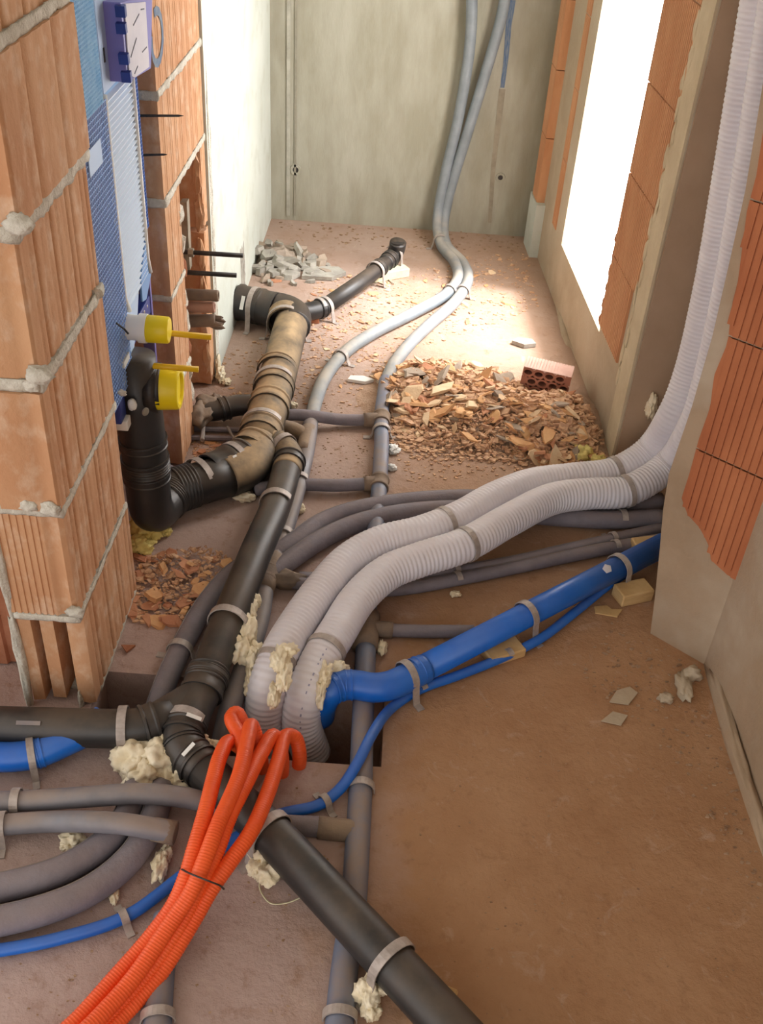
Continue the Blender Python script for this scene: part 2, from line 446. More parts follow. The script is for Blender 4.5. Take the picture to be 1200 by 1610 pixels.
build('broken_edge', rough_patch(Vector((-.534, 2.79, .45)), .018, .5, Vector((0, 1, 0)), Vector((0, 0, 1)), Vector((1, 0, 0)), .004, 5.1, 8, 40), M_mortar, wlft)

# ---- bricks with ribbed faces: a plan outline drawn out upward
def outline(pts_ribs):
    return pts_ribs
def rib_line(a, b, nrm, pitch, depth, duty=.55, skip=()):
    """points from a to b with grooves cut against nrm"""
    a, b = Vector(a), Vector(b); L = (b-a).length; d = (b-a)/L; n = max(1, int(L/pitch)); pt = L/n; out = [a]
    for i in range(n):
        if i in skip: continue
        s = i*pt; g0 = s+pt*duty; g1 = s+pt*.97
        q = Vector(nrm)*depth
        out += [a+d*g0, a+d*(g0+pt*.08)-q, a+d*(g1-pt*.08)-q, a+d*g1]
    out[-1] = b-d*pt*.03
    return out+[b]
def wave_line(a, b, nrm, pitch, amp, per=6):
    a, b = Vector(a), Vector(b); L = (b-a).length; n = max(1, round(L/pitch)); N_ = n*per; q = Vector(nrm); out = []
    for i in range(N_+1):
        t = i/N_; ph = t*n; w_ = .5-.5*math.cos(2*math.pi*ph); w_ = w_**4
        out.append(a.lerp(b, t)-q*(amp*w_*(.6+.5*math.sin(ph*1.9+a.y*7))))
    return out
def extrude_plan(pl, z0, z1, jitter=.0, nz=1):
    n = len(pl); V, Fc = [], []
    for k in range(nz+1):
        z = z0+(z1-z0)*k/nz
        for p in pl: V.append(Vector((p[0], p[1], z)))
    for k in range(nz):
        for i in range(n): Fc.append((k*n+i, k*n+(i+1) % n, (k+1)*n+(i+1) % n, (k+1)*n+i))
    Fc.append(tuple(range(n))[::-1]); Fc.append(tuple(range(nz*n, nz*n+n)))
    return V, Fc
def mortar_bed(x0, x1, y0, y1, z, t, seed, over=.004):
    """uneven bed joint, slightly squeezed out"""
    pts = []; st = .012
    def edge(a, b):
        a, b = Vector(a), Vector(b); L = (b-a).length; n = max(2, int(L/st))
        return [a.lerp(b, i/n) for i in range(n)]
    ring = edge((x0, y0), (x1, y0))+edge((x1, y0), (x1, y1))+edge((x1, y1), (x0, y1))+edge((x0, y1), (x0, y0))
    cx, cy = (x0+x1)/2, (y0+y1)/2; V, Fc = [], []; n = len(ring)
    for lev in (-1, -.4, .4, 1):
        for p in ring:
            q = Vector((p.x*40, p.y*40, z*17+seed)); a = noise.noise(q); bb = noise.noise(q*2.3+Vector((3, 1, 9)))
            o = over*(1+1.1*a+.6*bb)*(1 if abs(lev) < 1 else .55)
            dx = o if abs(p.x-x1) < 1e-5 else (-o if abs(p.x-x0) < 1e-5 else 0)
            dy = -o if abs(p.y-y0) < 1e-5 else (o if abs(p.y-y1) < 1e-5 else 0)
            V.append(Vector((p.x+dx, p.y+dy, z+lev*t/2*(1+.35*a+.3*bb))))
    for k in range(3):
        for i in range(n): Fc.append((k*n+i, k*n+(i+1) % n, (k+1)*n+(i+1) % n, (k+1)*n+i))
    Fc.append(tuple(range(n))[::-1]); Fc.append(tuple(range(3*n, 4*n)))
    return V, Fc

# near pier: one big hollow block to each course, side face towards the passage, tongue-and-groove end towards us
PXL, PY0, PY1 = -.55, 1.39, 1.757
pier = thing('wall_left_pier', 'near pier of large orange hollow clay blocks with thick mortar joints on the left', None, (-.7, 1.57, 0)); pier['kind'] = 'structure'
def pier_brick(z0, z1, dx, dy, xl, front, ribp, y1=PY1):
    X = PXL+dx; Y0 = PY0+dy
    pl = []
    if front == 'tongue':         # deep tongues and grooves on the end
        pl += [(xl, Y0)]
        x = xl
        segs = []
        k = 0; xx = xl+.02
        while xx < X-.09:
            segs += [(xx, Y0), (xx+.006, Y0+.016), (xx+.026, Y0+.016), (xx+.032, Y0)]; xx += .052
        pl += segs+[(X-.034, Y0), (X-.028, Y0+.004), (X-.012, Y0+.004), (X-.004, Y0+.002)]
    elif front == 'fine':
        pl += [tuple(p) for p in rib_line((xl, Y0), (X-.04, Y0), (0, -1), .011, .0025)]+[(X-.036, Y0), (X-.03, Y0+.006), (X-.016, Y0+.006), (X-.008, Y0)]
    else:                          # smashed open: the inner cells show
        pl += [(xl, Y0), (xl+.022, Y0+.004), (xl+.026, Y0+.05), (xl+.034, Y0+.052), (xl+.036, Y0+.012), (xl+.062, Y0+.012), (xl+.064, Y0+.10), (xl+.088, Y0+.10), (xl+.09, Y0+.006), (X-.012, Y0+.002)]
    pl += [tuple(p) for p in wave_line((X, Y0+.006), (X, y1), (1, 0), ribp, .0048)]
    pl += [(X-.008, y1+.004), (xl, y1+.004)]
    return extrude_plan(pl, z0, z1)
courses = [(.012, .242, .002, .012, -.672, 'open', .026), (.258, .492, -.002, .004, -.676, 'fine', .024), (.508, .74, .0, -.004, -.86, 'tongue', .024), (.763, .99, -.003, .004, -.86, 'tongue', .028), (1.014, 1.24, .008, -.003, -.86, 'tongue', .045), (1.258, 1.50, -.003, .004, -.86, 'tongue', .03), (1.514, 1.75, 0, 0, -.86, 'tongue', .03)]
for i, (z0, z1, dx, dy, xl, fr, rp) in enumerate(courses):
    autosmooth(build('brick', pier_brick(z0, z1, dx, dy, xl, fr, rp), M_brick, pier), 50)
for i, (z, t, ov) in enumerate(((.006, .014, .0015), (.25, .014, .0015), (.5, .017, .002), (.752, .022, .003), (1.002, .024, .004), (1.249, .022, .0035), (1.507, .02, .003))):
    build('mortar_joint', mortar_bed(-.672 if z < .5 else -.85, PXL, PY0+(.06 if z < .1 else .004), PY1, z, t, i*3.1, ov), M_mortar, pier, True)
# blobs of squeezed mortar at the corner
def lump(c, rx, ry, rz, seed, amp=.35, sub=3, freq=3.0):
    bm = bmesh.new(); bmesh.ops.create_icosphere(bm, subdivisions=sub, radius=1)
    V = []
    for v in bm.verts:
        d = v.co.normalized(); q = d*freq+Vector((seed, seed*1.3, -seed))
        k = 1+amp*noise.noise(q*.6)+amp*.6*noise.noise(q*1.4)+amp*.35*noise.noise(q*3.1)
        V.append(Vector(c)+Vector((d.x*rx, d.y*ry, d.z*rz))*k)
    bm.verts.index_update(); Fc = [tuple(x.index for x in f.verts) for f in bm.faces]; bm.free()
    return V, Fc
for px, py, r in ((30, 352, .02), (60, 590, .022), (78, 800, .018), (45, 795, .015), (118, 962, .016), (152, 462, .012), (192, 618, .009), (50, 606, .014)):
    p = PY(px, py, PY0-.002) if px < 130 else PX(px, py, PXL+.002)
    build('mortar_blob', lump(p, r, r*.5, r*.8, px*.37), M_mortar, pier, True)
build('mortar_blob', lump(PY(128, 1100, 1.41), .006, .01, .03, 4.4), M_mortar, pier, True)
# mortared left edge of the two lowest blocks and the recessed blocks behind them
build('mortar_edge', join(lump((-.678, 1.397, .38), .009, .012, .13, 1.5, .3), lump((-.68, 1.40, .12), .009, .012, .14, 2.5, .3)), M_mortar, pier, True)
for i, z in enumerate((.006, .26)):
    pl = [tuple(p) for p in rib_line((-1.05, 1.50), (-.684, 1.50), (0, -1), .05, .008)]+[(-.684, 1.75), (-1.05, 1.75)]
    build('brick', extrude_plan(pl, z, z+.235), M_brick2, pier)
for i, z in enumerate((.508, .762, 1.014, 1.26)):
    pl = [tuple(p) for p in rib_line((-1.25, 1.41), (-.866, 1.41), (0, -1), .04, .012)]+[(-.866, 1.75), (-1.25, 1.75)]
    build('brick', extrude_plan(pl, z, z+.236), M_brick, pier)

# second pier behind the installation frame, with a chase cut into its lower half
X2, Y20, Y21 = -.542, 2.265, 2.76
pier2 = thing('wall_left_middle', 'second orange hollow-block pier behind the blue cistern frame, cut by a pipe chase', None, (-.62, 2.5, 0)); pier2['kind'] = 'structure'
def side_brick(y0, y1, z0, z1, X=X2, depth=.12, pitch=.018, ends=True):
    pl = [(X-depth, y0+.006), (X-.05, y0), (X-.046, y0+.004), (X-.02, y0+.004), (X-.016, y0)]
    pl += [tuple(p) for p in wave_line((X, y0), (X, y1), (1, 0), pitch, .0052)]+[(X-depth, y1)]
    return extrude_plan(pl, z0, z1)
for z0, z1 in ((.735, .955), (.972, 1.20), (1.215, 1.45), (1.465, 1.7)):
    autosmooth(build('brick', side_brick(Y20, Y21, z0, z1, depth=.2), M_brick, pier2), 50)
for z0, z1 in ((.01, .235), (.25, .485), (.5, .72)):
    autosmooth(build('brick', side_brick(Y20, 2.425, z0, z1, depth=.2, pitch=.022), M_brick, pier2), 50)
    autosmooth(build('brick', side_brick(2.70, Y21, z0, z1, depth=.2, pitch=.03), M_brick, pier2), 50)
for z, t in ((.243, .016), (.493, .016), (.728, .02), (.963, .018), (1.208, .016), (1.457, .016)):
    y1 = Y21 if z > .6 else 2.425
    build('mortar_joint', mortar_bed(X2-.2, X2, Y20, y1, z, t, z*9, .003), M_mortar, pier2, True)
build('chase_back', box(-.80, -.655, 2.42, 2.71, 0, .72), M_brick2, pier2)
# torn shell pieces at the rim of the chase and foam packed into it
for k in range(9):
    z = .06+k*.072; y = 2.435+.008*math.sin(k*2.3)
    build('shell_fragment', lump((-.556, y, z), .018, .014+.006*(k % 3), .032, k*1.9, .5, 2), M_mortar if k % 3 else M_brick2, pier2)
for k in range(6):
    z = .1+k*.11; build('shell_fragment', lump((-.552, 2.698-.01*(k % 2), z), .012, .008, .05, k*2.7+5, .5, 2), M_brick, pier2)
build('chase_mortar', join(*[lump((-.61, 2.47+.02*math.sin(k*1.7), .05+k*.05), .035, .03, .04, k*3.3, .45, 2) for k in range(8)]), M_mud, pier2, True)
# blue sprayed mark on the block face
def face_strip(pxs, X, w, mt, nm, parent):
    pts = [PX(x, y, X) for x, y in pxs]; V, Fc = [], []
    for i, p in enumerate(pts):
        a = pts[max(i-1, 0)]; b = pts[min(i+1, len(pts)-1)]; d = (b-a).normalized(); q = Vector((0, -d.z, d.y))*w
        V += [p+q, p-q]
    for i in range(len(pts)-1): Fc.append((2*i, 2*i+1, 2*i+3, 2*i+2))
    return build(nm, (V, Fc), mt, parent)
ring = [(247+9*math.cos(a), 58+42*math.sin(a)) for a in [math.radians(-120+25*k) for k in range(13)]]
face_strip(ring, X2+.0012, .009, blue_paint, 'paint_mark', pier2)

# window wall, right
def wbox(y0, y1, z0, z1, o0=0.0, o1=.30):
    v = []
    for z in (z0, z1):
        for y, o in ((y0, o0), (y0, o1), (y1, o1), (y1, o0)): v.append(Vector((WX(y)+o, y, z)))
    return v, [(3, 2, 1, 0), (4, 5, 6, 7), (0, 1, 5, 4), (1, 2, 6, 5), (2, 3, 7, 6), (3, 0, 4, 7)]
WY0, WY1, WZ0, WZ1 = 2.84, 3.51, .205, 1.72
wr = build('wall_right', join(wbox(2.455, 4.1, 0, WZ0), wbox(2.455, WY0, WZ0, 2.6), wbox(WY1, 4.1, WZ0, 2.6), wbox(WY0, WY1, WZ1, 2.6)), M_beige, kind='structure')
tag(wr, 'rendered window wall on the right with exposed ribbed brick strips')
def rb(y0, y1, z0, z1, proud=.006, pitch=.0135, jag=0):
    a = Vector((WX(y0)-proud, y0)); b = Vector((WX(y1)-proud, y1)); n = Vector((-1, 0))
    pl = [tuple(p) for p in rib_line(b, a, (-1, 0), pitch, .006, .5)]
    pl += [(WX(y0)+.02, y0), (WX(y1)+.02, y1)]
    return extrude_plan(pl, z0, z1)
yb = 2.575
for z0, z1, y0, y1 in ((.232, .452, 2.60, 2.842), (.456, .688, 2.565, 2.845), (.692, .925, 2.56, 2.842), (.929, 1.16, 2.545, 2.846), (1.164, 1.39, 2.55, 2.842), (1.394, 1.6, 2.56, 2.842)):
    build('brick', rb(y0, y1, z0, z1), M_brickr, wr)
for z0, z1 in ((.21, .45), (.454, .69), (.694, .92), (.924, 1.15)):
    build('brick', rb(3.90, 4.0, z0, z1, .03), M_brickr, wr)
    build('brick', rb(3.63, 3.70, z0, z1, .003), M_brickr, wr)
build('render_band', wbox(3.87, 4.02, 0, .21, -.034, .01), M_plaster, wr)
build('render_band', wbox(2.455, 2.55, 0, 2.6, -.006, .0), M_cream, wr)
# ragged chips along the brick strip and the sill
for k in range(16):
    z = .22+k*.06; build('render_chip', lump((WX(2.556)-.004, 2.556+.012*math.sin(k*2.1), z), .005, .014, .034, k*1.3, .5, 2), M_cream, wr)
for k in range(6):
    z = .25+k*.02; build('brick_chip', lump((WX(2.842)-.002, 2.846+.006*math.sin(k*3), z+.03*k), .006, .008, .016, k*2.2, .5, 2), M_brick2, wr)
build('mortar_foot', lump((WX(3.1)-.0, 3.5, .0), .03, .45, .02, 3.3, .4), M_beige, wr, True)
# return of the wall beside the ducts, its shade painted in as tan
build('return_face', box(.650, .97, 2.447, 2.454, 0, 2.6), M_tan, wr)
win = thing('window_1', 'tall glaring white window opening in the right wall', None, (WX(3.17)+.02, 3.17, WZ0)); win['kind'] = 'structure'
build('window_pane', wbox(WY0, WY1, WZ0, WZ1, .022, .028), M_film, win)

# near right pier: rendered, a block with vertical ribs exposed
wn = thing('wall_right_pier', 'rendered near pier on the right with an exposed ribbed orange block', None, (.72, 1.75, 0)); wn['kind'] = 'structure'
A0 = Vector((.643, 1.735, 0)); A1 = Vector((.735, 1.658, 0)); NRM = Vector((A1.y-A0.y, -(A1.x-A0.x), 0)).normalized()
def PN(x, y, off=0):
    d = ray(x, y); o = A0+NRM*off; return EYE+d*((o-EYE).dot(NRM)/d.dot(NRM))
edge = [(1026, 985), (1030, 940), (1037, 870), (1043, 800), (1052, 745), (1088, 640), (1120, 530), (1150, 400), (1172, 300), (1192, 180), (1225, -30), (1262, -250)]
lft = [PN(x, y) for x, y in edge]
lft[0].z = 0
ZT = lft[-1].z; far = Vector((.86, A0.y+(.86-A0.x)*(A1.y-A0.y)/(A1.x-A0.x), 0))
U = (A1-A0).normalized()
body = lft+[Vector((far.x, far.y, ZT)), Vector((far.x, far.y, 0))]
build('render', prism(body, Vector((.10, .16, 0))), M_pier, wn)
# exposed block, ribbed, ragged lower-left edge
def on_face(u, z, off): return A0+U*u+Vector((0, 0, z))+NRM*off
bu = []
def face_u(x, y):
    p = PN(x, y); return (p-A0).dot(U), p.z
ragged = [(1145, 903), (1120, 890), (1117, 860), (1103, 830), (1085, 815), (1073, 782), (1085, 745), (1100, 690), (1118, 640), (1124, 590), (1146, 537), (1152, 480), (1162, 440), (1176, 330), (1190, 280), (1210, 150), (1215, 60), (1240, -100)]
uz = [face_u(x, y) for x, y in ragged]
def left_u(z):
    for (u0, z0), (u1, z1) in zip(uz, uz[1:]):
        if z0 <= z <= z1: return u0+(u1-u0)*(z-z0)/max(z1-z0, 1e-6)
    return uz[-1][0] if z > uz[-1][1] else uz[0][0]
def right_u(z):
    return face_u(1192, 735)[0]-.002 if z > .28 else face_u(1160, 880)[0]
def ribbed_block(z0, z1, nzs):
    V, Fc = [], []; urmax = .155; rows = []
    for k in range(nzs+1):
        z = z0+(z1-z0)*k/nzs; ul = left_u(z)+.003*math.sin(z*170); row = []
        us = [ul]; g = math.ceil((ul+.004)/.0115)*.0115
        n = 11
        for i in range(n+1):
            u = ul+(urmax-ul)*i/n
            row.append((u, z))
        rows.append(row)
    # grooves as thin recessed strips
    out = []
    u = -.16
    while u < urmax:
        pl = []
        zs = [z0+(z1-z0)*k/nzs for k in range(nzs+1)]
        ok = [z for z in zs if left_u(z)+.003*math.sin(z*170) <= u+.004]
        if len(ok) >= 2:
            za, zb = min(ok), max(ok)
            a = on_face(u, za, .006); out.append(([a, a+U*.0125, a+U*.0125+Vector((0, 0, zb-za)), a+Vector((0, 0, zb-za)), a-NRM*.008, a+U*.0125-NRM*.008, a+U*.0125+Vector((0, 0, zb-za))-NRM*.008, a+Vector((0, 0, zb-za))-NRM*.008], [(0, 1, 2, 3), (7, 6, 5, 4), (0, 4, 5, 1), (1, 5, 6, 2), (2, 6, 7, 3), (3, 7, 4, 0)]))
        u += .0155
    base = [on_face(left_u(z0+(z1-z0)*k/nzs), z0+(z1-z0)*k/nzs, 0) for k in range(nzs+1)]
    base += [on_face(urmax, z1, 0), on_face(urmax, z0, 0)]
    out.append(prism([p+NRM*.003 for p in base], -NRM*.006))
    return join(*out)
for z0, z1, n in ((uz[0][1], .50, 16), (.504, .75, 12), (.754, 1.0, 12), (1.004, uz[-1][1], 10)):
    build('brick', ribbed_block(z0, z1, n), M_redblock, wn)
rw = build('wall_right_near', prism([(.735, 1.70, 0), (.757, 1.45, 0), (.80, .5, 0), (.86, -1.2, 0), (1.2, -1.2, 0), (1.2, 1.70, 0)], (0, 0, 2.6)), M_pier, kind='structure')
tag(rw, 'bare rendered wall in the lower right corner nearest to the camera')
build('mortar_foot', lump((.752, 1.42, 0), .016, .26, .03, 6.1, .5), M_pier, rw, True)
build('wall_right_gap', box(1.0, 1.1, 1.6, 2.6, 0, 2.6), M_tan, kind='structure')

# ------------------------------------------------------------------ pipes
def pipe_thing(name, label, cat, path, group=None):
    b = path[len(path)//2].copy(); b.z = max(0, min(p.z for p in path))
    return thing(name, label, cat, b, group)

# thick black drain line across the floor
R = .055
main = poly([(372, 474, .07), (452, 492, .062), (428, 625, .062), (400, 716, .062), (300, 764, .062), (246, 779, .065)], .075, 8)
t = pipe_thing('drain_pipe', 'thick dust-coated black drain pipe running from the white wall to the near pier', 'pipe', main)
build('pipe', tube(poly([(372, 474, .07), (446, 488, .062)], .05), R, 24), M_black, t, True, label='black socket run entering the wall')
build('pipe', tube(poly([(462, 496, .062), (428, 625, .062), (402, 712, .062)], .05), R, 24), M_blackdust, t, True)
build('elbow', tube(spline([(406, 700, .062), (398, 722, .062), (382, 738, .062), (355, 750, .062)], 8), R, 24), M_blackdust, t, True)
build('elbow', tube(spline([(434, 487, .062), (450, 490, .062), (462, 498, .062), (461, 514, .062)], 8), R+.001, 24), M_black, t, True)
build('pipe', tube(poly([(360, 747, .062), (300, 764, .062), (238, 781, .065)], .05), R, 24), M_black, t, True)
for x, y, w_ in ((392, 478, .035), (420, 484, .03), (463, 503, .028), (436, 590, .014), (431, 610, .022), (424, 640, .022), (413, 680, .024), (402, 711, .024), (384, 737, .02), (356, 750, .035)):
    collar(main, x, y, R, t, M_blackdust if 480 > x > 398 and y > 495 else M_black, w_)
ribs(main, 290, 767, R, t, M_black, 6, .009)
for x, y, s, l in ((404, 478, 'both', 0), (470, 510, 'both', 0), (436, 600, 'right', 0), (376, 740, 'right', 0), (318, 760, 'right', 0), (416, 672, 'right', 0)):
    strap(main, x, y, R+.004, t, M_steel, s)
for x, y in ((392, 470), (371, 762)):
    c, d = near_px(main, x, y)
    sd = (EYE-c).normalized(); n = (sd-d*sd.dot(d)).normalized(); up = d.cross(n)
    build('sticker', obox(c+n*(R+.0075), d, up, n, .012, .045, .001), M_white, t)
# short side branch with mortar lumps
sb = spline([(400, 636, .06), (370, 638, .055), (335, 646, .05), (308, 642, .055)], 6)
build('branch_pipe', tube(sb, .03, 18), M_black, t, True)
collar(sb, 352, 640, .03, t, M_black, .012, .005)
for px, py, r in ((325, 640, .035), (312, 652, .04), (340, 632, .022)):
    build('mortar_crust', lump(P(px, py, .055), r, r, r*.9, px*.31, .5, 3), M_mud, t, True)

# drain from the toilet frame: black bend down to the floor
dn = poly([Vector((-.535, 1.965, .44)), Vector((-.555, 1.952, .42)), Vector((-.553, 1.952, .068)), P(262, 776, .064)], .07, 10)
t = pipe_thing('toilet_drain', 'black upright drain bend with a yellow cap beside the near brick pier', 'pipe', dn)
up = poly([Vector((-.565, 1.958, .50)), Vector((-.555, 1.952, .30)), Vector((-.553, 1.95, .066)), P(270, 774, .063)], .085, 10)
build('pipe', tube(up, .052, 24), M_black, t, True)
c425 = Vector((-.53, 1.962, .425))
build('outlet', tube(spline([Vector((-.565, 1.955, .36)), Vector((-.562, 1.958, .40)), Vector((-.545, 1.962, .424)), Vector((-.505, 1.965, .426))], 6), .05, 24), M_black, t, True)
build('outlet_rim', lathe((-.535, 1.963, .425), (1, 0, 0), [(0, .05), (0, .056), (.025, .056), (.025, .05)], 24, False), M_rod, t, True)
autosmooth(build('cap', lathe((-.516, 1.965, .425), (1, 0.02, 0), [(0, .048), (.002, .0505), (.048, .047), (.052, .044), (.052, .036), (.046, .034)], 32), M_yellow, t))
for z in (.285, .235, .2):
    collar(up, *px_of(Vector((-.555, 1.952, z))), .052, t, M_black, .012, .004)
ribs(up, *px_of(Vector((-.554, 1.951, .22))), .052, t, M_black, 5, .007)
ribs(up, 258, 777, .052, t, M_black, 5, .008)
build('screw_head', lathe(PX(228, 647, -.505), (1, -.6, 0), [(0, .009), (.003, .009), (.004, .006)], 14), M_chrome, t)

# thin black branch at the back with upturned end
br = poly([(470, 492, .05), (510, 484, .045), (578, 436, .05), (618, 404, .06), (626, 384, .10)], .03, 6)
t = pipe_thing('branch_drain', 'thin black branch pipe with an upturned open end near the concrete wall', 'pipe', br)
build('pipe', tube(poly([(508, 484, .045), (578, 436, .05), (616, 406, .06)], .03), .028, 18), M_black, t, True)
build('elbow', tube(spline([(470, 492, .05), (490, 489, .046), (508, 484, .045)], 8), .031, 18), M_black, t, True)
build('elbow', tube(spline([(606, 414, .057), (618, 403, .062), (624, 392, .085), (626, 381, .115)], 8), .031, 18), M_black, t, True)
build('opening', lathe(PT((626, 381, .1155)), (0.02, .05, 1), [(0, .026), (.0006, .025)], 16), M_rod, t)
for x, y in ((505, 484), (596, 424), (611, 408)): collar(br, x, y, .029, t, M_black, .012, .005)
for x, y, s in ((511, 482, 'right'), (592, 427, 'both'), (619, 400, 'right'), (504, 485, 'left')): strap(br, x, y, .033, t, M_steel, s, .014)

# long black pipe to the Y fitting
R2 = .0375
lp = spline([(452, 735, .058), (434, 795, .075), (404, 865, .092), (376, 935, .092), (348, 1005, .08), (322, 1075, .062)], 8)
t = pipe_thing('long_drain', 'long slim black pipe slanting across the grey hoses to a Y fitting', 'pipe', lp)
build('pipe', tube(lp, R2, 20), M_black, t, True)
el = spline([(408, 694, .062), (428, 698, .062), (446, 706, .06), (455, 722, .058), (450, 742, .06)], 8)
build('elbow', tube(el, R2+.001, 20), M_blackdust, t, True)
collar(el, 438, 703, R2, t, M_blackdust, .012, .006); collar(el, 453, 728, R2, t, M_black, .014, .006)
ye = spline([(328, 1058, .066), (318, 1085, .06), (303, 1115, .055), (292, 1150, .05)], 8)
build('y_fitting', tube(ye, R2+.002, 20), M_black, t, True)
yb_ = spline([(308, 1098, .058), (285, 1112, .056), (255, 1130, .054)], 8)
build('y_branch', tube(yb_, R2, 20), M_black, t, True)
collar(ye, 320, 1076, R2+.001, t, M_black, .024, .006); ribs(ye, 324, 1064, R2+.002, t, M_black, 5, .007)
for x, y, s in ((358, 978, 'both'), (440, 712, 'left'), (432, 790, 'right')): strap(lp if y > 720 else el, x, y, R2+.003, t, M_steel, s)

# black pipe across the bottom of the near pier
lf = poly([(-420, 1130, .052), (190, 1146, .052), (232, 1142, .053), (270, 1122, .055)], .05, 6)
t = pipe_thing('cross_drain', 'black pipe lying horizontally in front of the near pier foot', 'pipe', lf)
build('pipe', tube(lf, R2, 20), M_black, t, True)
collar(lf, 236, 1140, R2, t, M_black, .014, .005)
strap(lf, 194, 1146, R2+.003, t, M_steel, 'both')
c, d = near_px(lf, 70, 1128); build('print', obox(c+Vector((0, -.02, .033)), d, d.cross(Vector((0, -.5, .85))), Vector((0, -.5, .85)), .045, .008, .001), M_grey, t)

# black elbow and pipe leaving at the bottom right
fr = poly([(292, 1148, .05), (286, 1172, .05), (330, 1222, .045), (432, 1316, .05), (738, 1645, .07)], .05, 8)
t = pipe_thing('front_drain', 'black pipe running under the orange conduits to the lower edge', 'pipe', fr)
build('pipe', tube(poly([(318, 1208, .046), (432, 1316, .05), (738, 1645, .07), (1010, 1960, .07)], .05), R2, 20), M_black, t, True)
el = spline([(296, 1132, .052), (288, 1154, .05), (292, 1180, .047), (322, 1212, .046)], 8)
build('elbow', tube(el, R2+.002, 20), M_black, t, True)
collar(el, 291, 1150, R2+.001, t, M_black, .013, .005); collar(el, 306, 1196, R2+.001, t, M_black, .013, .005); collar(el, 290, 1172, R2+.001, t, M_black, .004, .004)
for x, y, s in ((424, 1309, 'left'), (602, 1482, 'left'), ): strap(fr, x, y, R2+.003, t, M_steel, 'both')
strap(el, 297, 1140, R2+.004, t, M_steel, 'right')
for x, y in ((300, 1148), (300, 1204)):
    c, d = near_px(el, x, y); sd = (EYE-c).normalized(); n = (sd-d*sd.dot(d)).normalized(); u2 = d.cross(n)
    build('sticker', obox(c+n*(R2+.0075)+u2*(-.008), d, u2, n, .008, .03, .001), M_white, t)

# grey drain lines
def grey_line(name, label, pts, r, mt, straps=(), group=None, collars=(), fn=spline, sag=.0, cmat=None):
    pa = fn(pts, 8) if fn is spline else fn(pts, .04)
    t = pipe_thing(name, label, 'pipe', pa, group)
    build('pipe', tube(pa, r, 16), mt, t, True)
    for s in straps: strap(pa, s[0], s[1], r+.002, t, M_steel, s[2] if len(s) > 2 else 'both', s[3] if len(s) > 3 else .015)
    for s in collars: collar(pa, s[0], s[1], r, t, cmat or M_mud, .022, .005)
    return t, pa
rg = .0205
t1, g1 = grey_line('grey_pipe', 'pale grey pipe coming down the concrete wall and curving left across the floor',
    [(744, -700, 'Y', 4.03), (742, -60, 'Y', 4.03), (740, 60, 'Y', 4.03), (722, 180, 'Y', 4.035), (700, 275, 'Y', 4.03), (688, 345, 'Y', 4.0), (694, 385, .03), (715, 412, .024), (720, 438, .024), (700, 464, .024), (650, 492, .024), (590, 522, .024), (545, 552, .024), (512, 592, .024), (494, 640, .024), (488, 672, .024)], rg, M_greyl, ((692, 378, 'both'), (710, 460, 'both'), (536, 562, 'both')))
t1b, g1b = grey_line('grey_pipe', 'dusty grey pipe with a branch running close beside the long black pipe',
    [(488, 668, .024), (482, 710, .024), (466, 775, .024), (444, 845, .024), (420, 905, .026), (408, 975, .024), (382, 1055, .02), (360, 1120, .005), (345, 1185, -.05)], .022, M_grey, ((446, 842, 'both'), (471, 757, 'right')), collars=((420, 905),))
br_ = spline([(486, 692, .024), (472, 680, .026), (450, 672, .03), (425, 672, .03)], 6)
build('branch', tube(br_, .021, 16), M_mud, t1b, True)
build('tee', tube(spline([(486, 676, .024), (478, 714, .024)], 4), .0235, 16), M_mud, t1b, True)
build('tee', tube(spline([(430, 878, .026), (412, 930, .025)], 4), .027, 16), M_mud, t1b, True)
t2, g2 = grey_line('grey_pipe', 'blue-grey pipe from the concrete wall into the brick rubble',
    [(812, -700, 'Y', 4.03), (800, -60, 'Y', 4.03), (790, 20, 'Y', 4.03), (768, 100, 'Y', 4.035), (735, 210, 'Y', 4.03), (708, 300, 'Y', 4.03), (698, 350, 'Y', 4.0), (702, 385, .03), (728, 414, .024), (736, 440, .024), (716, 474, .024), (676, 510, .024), (645, 540, .024), (620, 572, .024), (606, 602, .024)], rg, M_greyl, ((730, 460, 'both'),))
t3, g3 = grey_line('grey_pipe', 'grey-blue pipe with side tees running from the rubble under the white ducts',
    [(607, 598, .024), (600, 650, .024), (600, 700, .024), (596, 770, .024), (590, 840, .022), (583, 900, .02), (577, 965, .02)], .021, M_greyb, ((600, 678, 'both'),), collars=((600, 660), (596, 760)))
for pts in ([(596, 660, .024), (540, 660, .024), (490, 654, .04), (462, 652, .04), (430, 656, .03)], [(592, 760, .024), (530, 763, .024), (450, 762, .02), (400, 770, .02)]):
    build('branch', tube(spline(pts, 6), .017, 14), M_hose, t3, True)
build('tee', tube(spline([(572, 660, .024), (600, 660, .024)], 4), .021, 16), M_mud, t3, True)
build('tee', tube(spline([(572, 761, .024), (598, 760, .024)], 4), .021, 16), M_mud, t3, True)
t4, g4 = grey_line('grey_pipe', 'long blue-grey pipe sunk in the screed, crossing the floor opening to the bottom edge',
    [(578, 960, .012), (574, 1050, .010), (570, 1150, .008), (567, 1240, .008), (562, 1330, .008), (556, 1420, .008), (540, 1540, .008), (530, 1660, .008), (512, 1950, .008)], .0225, M_greyb, ((568, 1240, 'both'), (538, 1600, 'both')), collars=((577, 990),))
build('tee', tube(spline([(578, 968, .014), (574, 1020, .012)], 4), .029, 16), M_mud, t4, True)
build('branch', tube(spline([(580, 988, .016), (640, 992, .016), (745, 993, .016)], 6), .015, 14), M_hose, t4, True)
build('branch_socket', tube(spline([(580, 988, .016), (618, 991, .016)], 6), .019, 14), M_mud, t4, True)
build('branch', tube(spline([(561, 1308, .010), (500, 1300, .012), (400, 1296, .012)], 6), .019, 14), M_hose, t4, True)
